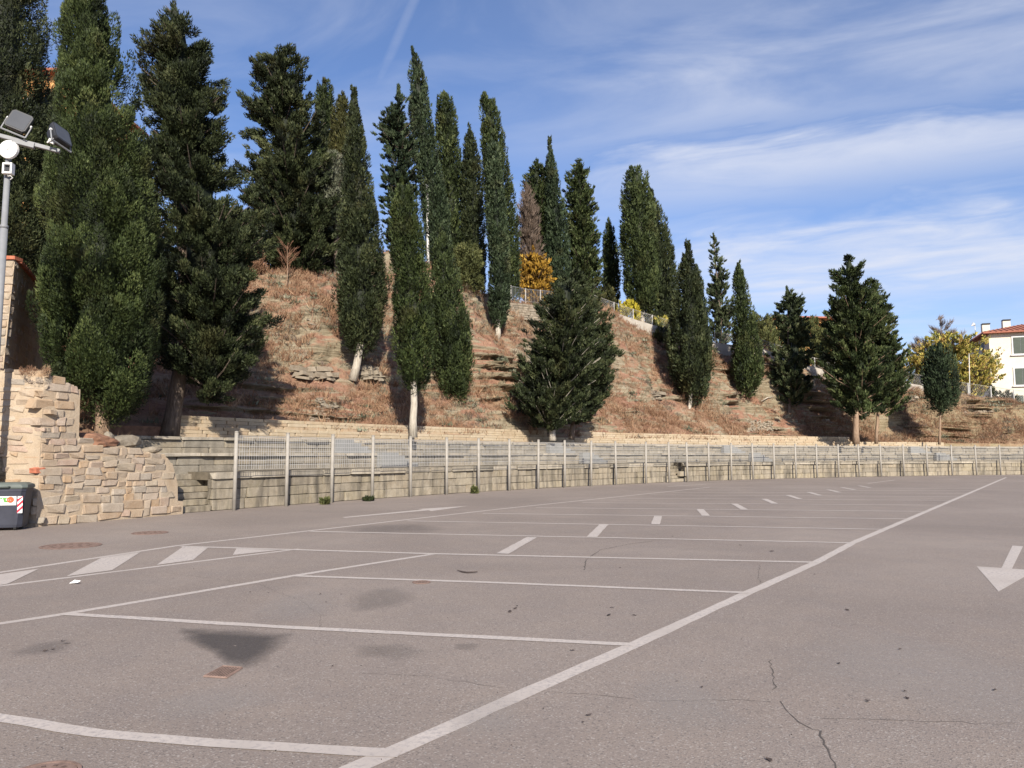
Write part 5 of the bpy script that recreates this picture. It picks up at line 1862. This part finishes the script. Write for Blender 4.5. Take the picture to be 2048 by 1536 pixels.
# ------------------------------------------------------------------ dry grass on the bank (stuff)
def grass():
    rs = np.random.default_rng(23)
    na, nb = HV.shape[:2]
    flat = HV.reshape(-1, 3)
    ai = HA.reshape(-1)
    x, y, z = flat.T
    u = CX + FPX * x / y
    dens = smooth(-0.25, 0.35, fbm(x * 0.35 + 2, y * 0.35, z * 0.35, 3))
    ok = (ai > 0.02) & (ai < 1.6) & (u > -100) & (u < 2200)
    w = np.where(ok, dens + 0.08, 0)
    cells = 30000
    idx = rs.choice(len(flat), cells, p=w / w.sum())
    k = 7
    ci = np.repeat(idx, k)
    n = len(ci)
    P = flat[ci] + np.c_[rs.normal(0, 0.12, n), rs.normal(0, 0.12, n), np.zeros(n)]
    lean = np.repeat(rs.normal(0, 0.35, (cells, 2)), k, 0) + rs.normal(0, 0.45, (n, 2))
    D = unit(np.c_[lean[:, 0], lean[:, 1] - 0.25, np.full(n, 0.85)])
    Ln = rs.uniform(0.10, 0.34, n) * np.repeat(rs.uniform(0.5, 1.3, cells), k)
    tint = np.clip(np.repeat(rs.uniform(0.1, 0.85, cells), k) + rs.normal(0, 0.12, n), 0, 1)
    V, T = blades(P + D * (Ln * 0.45)[:, None], D, Ln, np.full(n, 0.028), tint, rs)
    me = npmesh('dry_grass', V, np.arange(len(V)), 3, M['straw'], attrs={'tint': T})
    tag(obj('dry_grass', me), 'dry straw-coloured grass and weeds covering the bank', 'grass', kind='stuff')


grass()


def tufts(name, label, cells, k, lo, hi, mat, width, spread, seed, thr):
    rs = np.random.default_rng(seed)
    flat = HV.reshape(-1, 3)
    ai = HA.reshape(-1)
    x, y, z = flat.T
    u = CX + FPX * x / y
    d = smooth(thr, thr + 0.3, fbm(x * 0.5 + seed, y * 0.5, z * 0.5, 3))
    w = np.where((ai > 0.02) & (ai < 1.15) & (u > -100) & (u < 2200), d, 0)
    idx = rs.choice(len(flat), cells, p=w / w.sum())
    ci = np.repeat(idx, k)
    n = len(ci)
    P = flat[ci] + np.c_[rs.normal(0, spread, n), rs.normal(0, spread, n), np.zeros(n)]
    D = unit(np.c_[rs.normal(0, 0.5, n), rs.normal(0, 0.5, n) - 0.2, np.full(n, 0.8)])
    Ln = rs.uniform(lo, hi, n) * np.repeat(rs.uniform(0.6, 1.2, cells), k)
    tint = np.clip(np.repeat(rs.uniform(0.1, 0.95, cells), k) + rs.normal(0, 0.12, n), 0, 1)
    V, T = blades(P + D * (Ln * 0.45)[:, None], D, Ln, Ln * width, tint, rs)
    tag(obj(name, npmesh(name, V, np.arange(len(V)), 3, M[mat], attrs={'tint': T})), label, 'weeds', kind='stuff')


tufts('straw_tufts', 'tall pale straw tufts scattered over the bank', 2600, 16, 0.25, 0.6, 'straw', 0.07, 0.10, 5, 0.0)
tufts('low_weeds', 'low grey-green weeds scattered over the bank', 420, 34, 0.10, 0.28, 'leaf_olive', 0.3, 0.16, 9, 0.15)
tufts('dark_weeds', 'dark brown dead weeds scattered over the bank', 1400, 20, 0.12, 0.34, 'twig', 0.12, 0.16, 12, 0.05)


# ------------------------------------------------------------------ houses
def house_right():
    P0 = at(1985, 800, 88)
    z0, ze = hill_at(P0[0], P0[1])[0] - 3.0, at(1985, 668, 88)[2]
    fd = np.array([12.0, -4.6]) / 12.85
    ld = np.array([4.6, 12.0]) / 12.85
    W_, D_ = 13.0, 11.0
    c = [P0[:2], P0[:2] + fd * W_, P0[:2] + fd * W_ + ld * D_, P0[:2] + ld * D_]
    root = empty('white_house', (P0[0], P0[1], z0), 'white plastered two-storey house with red tiled hip roof at the right edge', 'house')
    mb = MB()
    mb.prism([(p[0], p[1], z0) for p in c], (0, 0, ze - z0))
    mb.build('wall', M['plaster'], root)
    ov = 0.7
    cc_ = sum(c) / 4
    e = [p + (-fd if i in (0, 3) else fd) * ov + (-ld if i in (0, 1) else ld) * ov for i, p in enumerate(c)]
    r0 = (c[0] + c[3]) / 2 + fd * 5.0
    r1 = (c[1] + c[2]) / 2 - fd * 5.0
    zr = ze + 1.75
    mb = MB()
    V = [(p[0], p[1], ze) for p in e] + [(p[0], p[1], ze + 0.16) for p in e] + [(r0[0], r0[1], zr), (r1[0], r1[1], zr)]
    mb.add(V, [(3, 2, 1, 0), (0, 1, 5, 4), (1, 2, 6, 5), (2, 3, 7, 6), (3, 0, 4, 7), (4, 5, 9, 8), (5, 6, 9), (6, 7, 8, 9), (7, 4, 8)])
    roof = mb.build('roof', M['roof'], root)
    # tile ribs, one per roof side
    rib = MB()
    for i in range(26):
        f = (i + 0.5) / 26
        p = e[0] + (e[1] - e[0]) * f
        lim = min(1.0, (f * (W_ + 1.4)) / 5.7, ((1 - f) * (W_ + 1.4)) / 5.7)
        q = p + ld * (D_ / 2 + ov) * lim
        rib.tube([(p[0], p[1], ze + 0.19), (q[0], q[1], ze + 0.19 + (zr - ze - 0.16) * lim)], 0.06, 4, False)
    for i in range(20):
        f = (i + 0.5) / 20
        p = e[0] + (e[3] - e[0]) * f
        lim = min(f, 1 - f) * 2
        q = p + fd * 5.7 * lim
        rib.tube([(p[0], p[1], ze + 0.19), (q[0], q[1], ze + 0.19 + (zr - ze - 0.16) * lim)], 0.06, 4, False)
    rib.build('tile_ribs', M['roof'], roof)
    for (u, v, dep, w, h) in ((1971, 662, 92, 0.8, 1.0), (2012, 655, 92.5, 0.8, 1.1)):
        p = at(u, v, dep)
        ch = MB().box((p[0], p[1], p[2] - 0.2), (w, w, h + 0.8), -0.36).build('chimney', M['plaster'], roof)
        p2 = at(u, v - 13, dep)
        MB().box((p2[0], p2[1], p[2] + h / 2 + 0.35), (w * 1.1, w * 1.1, 0.14), -0.36).build('chimney_cap', M['black'], ch)
    nrm = -ld

    def window(pos2, wdir, nrm_, zc, w, h):
        a_ = math.atan2(wdir[1], wdir[0])
        p = pos2 + nrm_ * 0.03
        fr_ = MB().box((p[0], p[1], zc), (w + 0.3, 0.1, h + 0.3), a_).build('window', M['trim'], root)
        p = pos2 + nrm_ * 0.09
        for sgn in (-1, 1):
            q = p + wdir * sgn * w / 4
            MB().box((q[0], q[1], zc), (w / 2 - 0.04, 0.06, h), a_).build('shutter', M['shutter'], fr_)
        p = pos2 + nrm_ * 0.1
        MB().box((p[0], p[1], zc - h / 2 - 0.2), (w + 0.6, 0.24, 0.1), a_).build('sill', M['trim'], fr_)
    zA, zB = at(2040, 691, 87)[2], at(2042, 753, 87)[2]
    for d in (3.15, 7.0, 10.6):
        for zc in (zA, zB):
            window(P0[:2] + fd * d, fd, nrm, zc, 1.5, 1.9)
    for d in (3.0, 7.5):
        window(P0[:2] + ld * d, ld, -fd, zA, 1.1, 1.7)
    p = P0[:2] + fd * 2.3 + nrm * 0.06
    zD = at(2035, 808, 87)[2]
    MB().box((p[0], p[1], zD), (1.6, 0.1, 2.0), math.atan2(fd[1], fd[0])).build('door', M['shutter'], root)
    # satellite dish and mast on roof
    p = at(1950, 656, 93)
    an = MB().tube([(p[0], p[1], p[2] - 1.6), (p[0], p[1], p[2] + 0.3)], 0.035, 6)
    an.tube([(p[0] - .45, p[1], p[2] + 0.25), (p[0] - .1, p[1], p[2] + 0.5)], [0.04, 0.24], 10)
    an.build('satellite_dish', M['white'], roof)


house_right()


def simple_house(name, label, c, w, d, z0, ze, rise, rz_, wall, windows):
    ca, sa = math.cos(rz_), math.sin(rz_)

    def T(x, y, z):
        return (c[0] + x * ca - y * sa, c[1] + x * sa + y * ca, z)
    root = empty(name, (c[0], c[1], z0), label, 'house')
    mb = MB()
    mb.prism([T(-w / 2, -d / 2, z0), T(w / 2, -d / 2, z0), T(w / 2, d / 2, z0), T(-w / 2, d / 2, z0)], (0, 0, ze - z0))
    mb.build('wall', M[wall], root)
    o_ = 0.7
    mb = MB()
    V = [T(-w / 2 - o_, -d / 2 - o_, ze), T(w / 2 + o_, -d / 2 - o_, ze), T(w / 2 + o_, d / 2 + o_, ze), T(-w / 2 - o_, d / 2 + o_, ze)]
    V += [(p[0], p[1], ze + 0.18) for p in V]
    V += [T(-w / 4, 0, ze + rise), T(w / 4, 0, ze + rise)]
    mb.add(V, [(3, 2, 1, 0), (0, 1, 5, 4), (1, 2, 6, 5), (2, 3, 7, 6), (3, 0, 4, 7), (4, 5, 9, 8), (5, 6, 9), (6, 7, 8, 9), (7, 4, 8)])
    mb.build('roof', M['roof'], root)
    for x, z in windows:
        p = T(x, -d / 2 - 0.03, z)
        fr_ = MB().box(p, (1.2, 0.1, 1.6), rz_).build('window', M['trim'], root)
        p = T(x, -d / 2 - 0.09, z)
        MB().box(p, (1.0, 0.06, 1.4), rz_).build('shutter', M['shutter'], fr_)


p = at(100, 150, 52)
zz = hill_at(p[0], p[1])[0]
simple_house('ochre_house', 'ochre house with brown eave glimpsed between the two huge left cypresses', (p[0] - 5.2, p[1] + 5), 13, 10, zz - 1, p[2], 1.6, 0.0, 'ochre', [(-4, p[2] - 2.6), (0, p[2] - 2.6), (4, p[2] - 2.6), (-4, p[2] - 6), (0, p[2] - 6)])
p = at(1590, 645, 98)
simple_house('far_house', 'low far house with brown tiled roof on the skyline behind the sparse-topped conifer', (p[0], p[1]), 9, 8, p[2] - 7, p[2] - 0.2, 0.9, 0.1, 'ochre', [(-2.5, p[2] - 2), (2.5, p[2] - 2)])


# ------------------------------------------------------------------ rubbish bin
def rubbish_bin():
    fr_, fl = gnd(46, 1061), gnd(-62, 1064)
    wid = 1.12
    f = np.array([math.cos(R(17)), math.sin(R(17))])
    fl = np.array([*(fr_[:2] - f * wid), 0.0])
    back_ = np.array([-f[1], f[0]])
    ang_ = math.atan2(f[1], f[0])
    dep = 0.62
    cc_ = (fr_[:2] + fl[:2]) / 2 + back_ * dep / 2
    H = at(55, 974, fr_[1])[2]
    root = empty('rubbish_bin', (cc_[0], cc_[1], 0), 'dark wheeled rubbish bin with green sticker and red-white stripes by the wall', 'rubbish bin')

    def T(x, y, z):
        p = cc_ + f * x + back_ * y
        return (p[0], p[1], z)

    def loop(w, d, z, ch):
        w, d = w / 2, d / 2
        return [T(-w + ch, -d, z), T(w - ch, -d, z), T(w, -d + ch, z), T(w, d - ch, z), T(w - ch, d, z), T(-w + ch, d, z), T(-w, d - ch, z), T(-w, -d + ch, z)]

    def stack(levels):
        mb_ = MB()
        V, F = [], []
        for lv in levels:
            V += loop(*lv)
        for k in range(len(levels) - 1):
            F += [(k * 8 + i, k * 8 + (i + 1) % 8, k * 8 + 8 + (i + 1) % 8, k * 8 + 8 + i) for i in range(8)]
        F += [tuple(range(8))[::-1], tuple(range(len(levels) * 8 - 8, len(levels) * 8))]
        mb_.add(V, F)
        return mb_
    wb, wt = wid * 0.9, wid
    stack([(wb * .97, dep * .82, 0.06, .08), (wb, dep * .86, 0.12, .08), (wt * .985, dep * .985, H - 0.10, .07), (wt, dep, H - 0.09, .07), (wt, dep, H - 0.02, .07)]).build('body', M['bin'], root, bevel=0.006)
    stack([(wt * 1.03, dep * 1.05, H - 0.03, .08), (wt * 1.05, dep * 1.07, H, .08), (wt * 1.03, dep * 1.05, H + 0.05, .1), (wt * .9, dep * .85, H + 0.09, .14)]).build('lid', M['lid'], root, bevel=0.006)
    hb = MB()
    hb.tube([T(-wt * .25, -dep * .53, H + 0.0), T(-wt * .22, -dep * .60, H + 0.01), T(wt * .22, -dep * .60, H + 0.01), T(wt * .25, -dep * .53, H)], 0.018, 8)
    hb.build('handle', M['lid'], root, True)
    for sx in (-1, 1):
        for sy in (-1, 1):
            c_ = T(sx * wb * .38, sy * dep * .30, 0.06)
            a_, b_2 = T(sx * wb * .38 - .025, sy * dep * .30, 0.065), T(sx * wb * .38 + .025, sy * dep * .30, 0.065)
            MB().tube([a_, b_2], 0.065, 14).build('wheel', M['rubber'], root)
    # front face leans outwards: helper on it
    def FF(x, z, off):
        k = (z - 0.12) / (H - 0.22)
        y = -(dep * .86 + (dep * .985 - dep * .86) * k) / 2 - off
        return T(x, y, z)

    def quad(name, pts, mat, off, par=root):
        fr2 = [FF(x, z, off) for x, z in pts]
        ins = [FF(x, z, off - 0.004) for x, z in pts]
        mb_ = MB()
        k = len(pts)
        mb_.add(fr2 + ins, [tuple(range(k)), tuple(range(k, 2 * k))[::-1]] + [(i, k + i, k + (i + 1) % k, (i + 1) % k) for i in range(k)])
        return mb_.build(name, M[mat], par)
    hw = wt / 2
    s1, s0 = hw * 0.72, hw * 0.10
    zt_, zb_ = H * 0.79, H * 0.585
    st_ = quad('sticker', [(s0, zb_), (s1, zb_), (s1, zt_), (s0, zt_)], 'white', 0.008)
    g0, g1_ = s0 + .03, s1 - .02
    quad('green_print', [(g0, zb_ + .06), (g1_ - .10, zb_ + .06), (g1_ - .10, zt_ - .03), (g0, zt_ - .03)], 'green', 0.0105, st_)
    n_ = 14
    rc = (g1_ - .085, (zb_ + zt_) / 2 + .02)
    quad('red_disc', [(rc[0] + .065 * math.cos(2 * math.pi * i / n_), rc[1] + .065 * math.sin(2 * math.pi * i / n_)) for i in range(n_)], 'orange', 0.0125, st_)
    quad('white_figure', [(g0 + .01, zb_ + .065), (g0 + .10, zb_ + .065), (g0 + .07, zb_ + .15), (g0 + .05, zb_ + .12), (g0 + .03, zb_ + .14)], 'white', 0.0125, st_)
    for k in range(3):
        x_ = g0 + .13 + k * .035
        quad('white_mark', [(x_, zb_ + .10), (x_ + .02, zb_ + .10), (x_ + .02, zb_ + .115 + .02 * (k == 0)), (x_, zb_ + .115 + .02 * (k == 0))], 'white', 0.0125, st_)
    # striped reflective strip on the right edge (and its mate on the left)
    for sgn in (1, -1):
        x0, x1 = sgn * hw * 0.76, sgn * hw * 0.93
        z_t, z_b = H * 0.79, H * 0.40
        sh = 0.10
        sp_ = quad('striped_strip', [(min(x0, x1), z_b), (max(x0, x1), z_b + 0.0), (max(x0, x1), z_t), (min(x0, x1), z_t)], 'white', 0.008)
        k = 3
        for i in range(k):
            za = z_b + (z_t - z_b) * (i + 0.0) / k
            zb2 = za + (z_t - z_b) / k * 0.48
            quad('red_stripe', [(x0, za), (x1, min(za + sh, z_t)), (x1, min(zb2 + sh, z_t)), (x0, zb2)], 'red', 0.0105, sp_)
    # a second sticker on the left half
    quad('sticker', [(-hw * .55, zb_), (hw * 0.02, zb_), (hw * 0.02, zt_), (-hw * .55, zt_)], 'white', 0.008)


rubbish_bin()


# ------------------------------------------------------------------ lamp mast
def lamp():
    y = 15.95
    K = 15.95 / 13.0
    pt_ = at(18, 300, y)
    x = pt_[0]
    root = empty('lamp_mast', (x, y, 0), 'grey steel lamp mast with two black floodlights at the left edge', 'lamp')
    ztop = at(15, 285, y)[2]
    zj = at(10, 455, y)[2]
    MB().tube([(x, y, 0), (x, y, zj)], 0.062 * K, 14).build('lower_pole', M['steel'], root, True)
    MB().tube([(x, y, zj - 0.02), (x, y, zj + 0.04), (x, y, zj + 0.06), (x, y, ztop)], [0.068 * K, 0.068 * K, 0.05 * K, 0.046 * K], 14).build('upper_pole', M['steel'], root, True)
    # cross arm, seen from below, sloping to the right and away
    a, b = at(-60, 256, y - 0.35), at(120, 303, y + 0.25)
    arm = MB()
    d = unit(b - a)
    ang_ = math.atan2(d[1], d[0])
    tilt = -math.asin(d[2])
    arm.box((a + b) / 2, (float(np.linalg.norm(b - a)), 0.07 * K, 0.07 * K), ang_, 0, tilt)
    m_ = at(48, 286, y)
    arm.box(m_ + np.array([0, 0, -.01]), (0.34 * K, 0.10 * K, 0.10 * K), ang_, 0, tilt)
    arm.build('cross_arm', M['steel'], root, bevel=0.008)
    # round white disc at the pole head
    dc = at(16, 298, y - 0.12)
    disc = MB().tube([dc + np.array([0, 0.06, 0.0]), dc + np.array([0, 0.0, 0.0]), dc + np.array([0, -0.02, 0])], [0.17 * K, 0.165 * K, 0.12 * K], 24).build('round_cap', M['white'], root)
    for q in ((-0.10, 0.09), (0.10, 0.09), (0, -0.12)):
        MB().tube([dc + np.array([0, -0.022, -0.03]), dc + np.array([q[0], -0.018, q[1]])], 0.006, 5).build('crease', M['steel'], disc)

    def flood(c, yaw, pitch, roll, name='floodlight', w=0.50, h=0.46):
        rot = Matrix.Rotation(yaw, 3, 'Z') @ Matrix.Rotation(pitch, 3, 'X') @ Matrix.Rotation(roll, 3, 'Y')
        w, h = w * K * 0.86, h * K * 0.86

        def T(p):
            q = rot @ Vector(p)
            return (c[0] + q.x, c[1] + q.y, c[2] + q.z)

        def rr_(w_, h_, yy, ch):
            w_, h_ = w_ / 2, h_ / 2
            return [T(p) for p in ((-w_ + ch, yy, -h_), (w_ - ch, yy, -h_), (w_, yy, -h_ + ch), (w_, yy, h_ - ch), (w_ - ch, yy, h_), (-w_ + ch, yy, h_), (-w_, yy, h_ - ch), (-w_, yy, -h_ + ch))]
        V, F = [], []
        for lv in ((w, h, -0.02, .05), (w, h, 0.03, .05), (w * .93, h * .92, 0.1, .06), (w * .7, h * .62, 0.24, .07), (w * .45, h * .4, 0.27, .05)):
            V += rr_(*lv)
        for k in range(4):
            F += [(k * 8 + i, k * 8 + (i + 1) % 8, k * 8 + 8 + (i + 1) % 8, k * 8 + 8 + i) for i in range(8)]
        F += [tuple(range(8))[::-1], tuple(range(32, 40))]
        mb_ = MB()
        mb_.add(V, F)
        hs = mb_.build(name, M['black'], root, bevel=0.01)
        mb_ = MB()
        g = rr_(w * .86, h * .86, -0.026, .03)
        g2_ = rr_(w * .86, h * .86, -0.02, .03)
        mb_.add(g + g2_, [tuple(range(8)), tuple(range(8, 16))[::-1]] + [(i, 8 + i, 8 + (i + 1) % 8, (i + 1) % 8) for i in range(8)])
        mb_.build('lamp_glass', M['glass'], hs)
        for sx in (-1, 1):
            mb_ = MB()
            mb_.tube([T((sx * (w / 2 + 0.005), 0.05, 0)), T((sx * (w / 2 + 0.035), 0.05, 0))], 0.03, 10)
            mb_.build('pivot', M['white'], hs)
        br = MB()
        for sx in (-1, 1):
            br.tube([T((sx * (w / 2 + 0.03), 0.05, 0)), T((sx * (w / 2 + 0.03), 0.08, -h * .62))], 0.017, 6)
        br.tube([T((-(w / 2 + 0.03), 0.08, -h * .62)), T(((w / 2 + 0.03), 0.08, -h * .62))], 0.02, 6)
        br.build('bracket', M['steel'], hs)
    flood(at(38, 242, y - 0.15), R(22), R(-14), R(20), w=0.42, h=0.44)
    flood(at(124, 269, y + 0.20), R(80), R(-25), R(10), w=0.44, h=0.44)
    # white clamp on the right floodlight
    cl = at(103, 283, y + 0.05)
    MB().box(cl, (0.12, 0.06, 0.09), 0.5, 0, 0.3).tube([cl + np.array([-.06, -.05, -.05]), cl + np.array([.13, -.05, .1])], 0.018, 8).build('clamp', M['white'], root)
    # camera box with dark opening
    bx = at(17, 338, y - 0.1)
    box = MB()
    for dx, dz, w_, h_ in ((-.085, 0, .035, .24), (.085, 0, .035, .24), (0, .10, .135, .035), (0, -.10, .135, .035)):
        box.box(bx + np.array([dx, 0, dz]), (w_, 0.14, h_), 0.15)
    cb = box.build('camera_housing', M['white'], root)
    MB().box(bx + np.array([0, 0.03, 0.0]), (0.14, 0.06, 0.17), 0.15).build('camera_front', M['black'], cb)
    cable = [bx + np.array([-.03, 0, -.1]), bx + np.array([0, 0, -.16]), bx + np.array([.07, -.02, -.16]), bx + np.array([.10, 0, -.2]), bx + np.array([.03, .03, -.23])]
    MB().tube(cable, 0.01, 6).build('cable', M['white'], root)
    MB().tube([(x, y, 3.9), (x, y, 3.96)], 0.07, 14).build('clamp_band', M['steel'], root)


lamp()
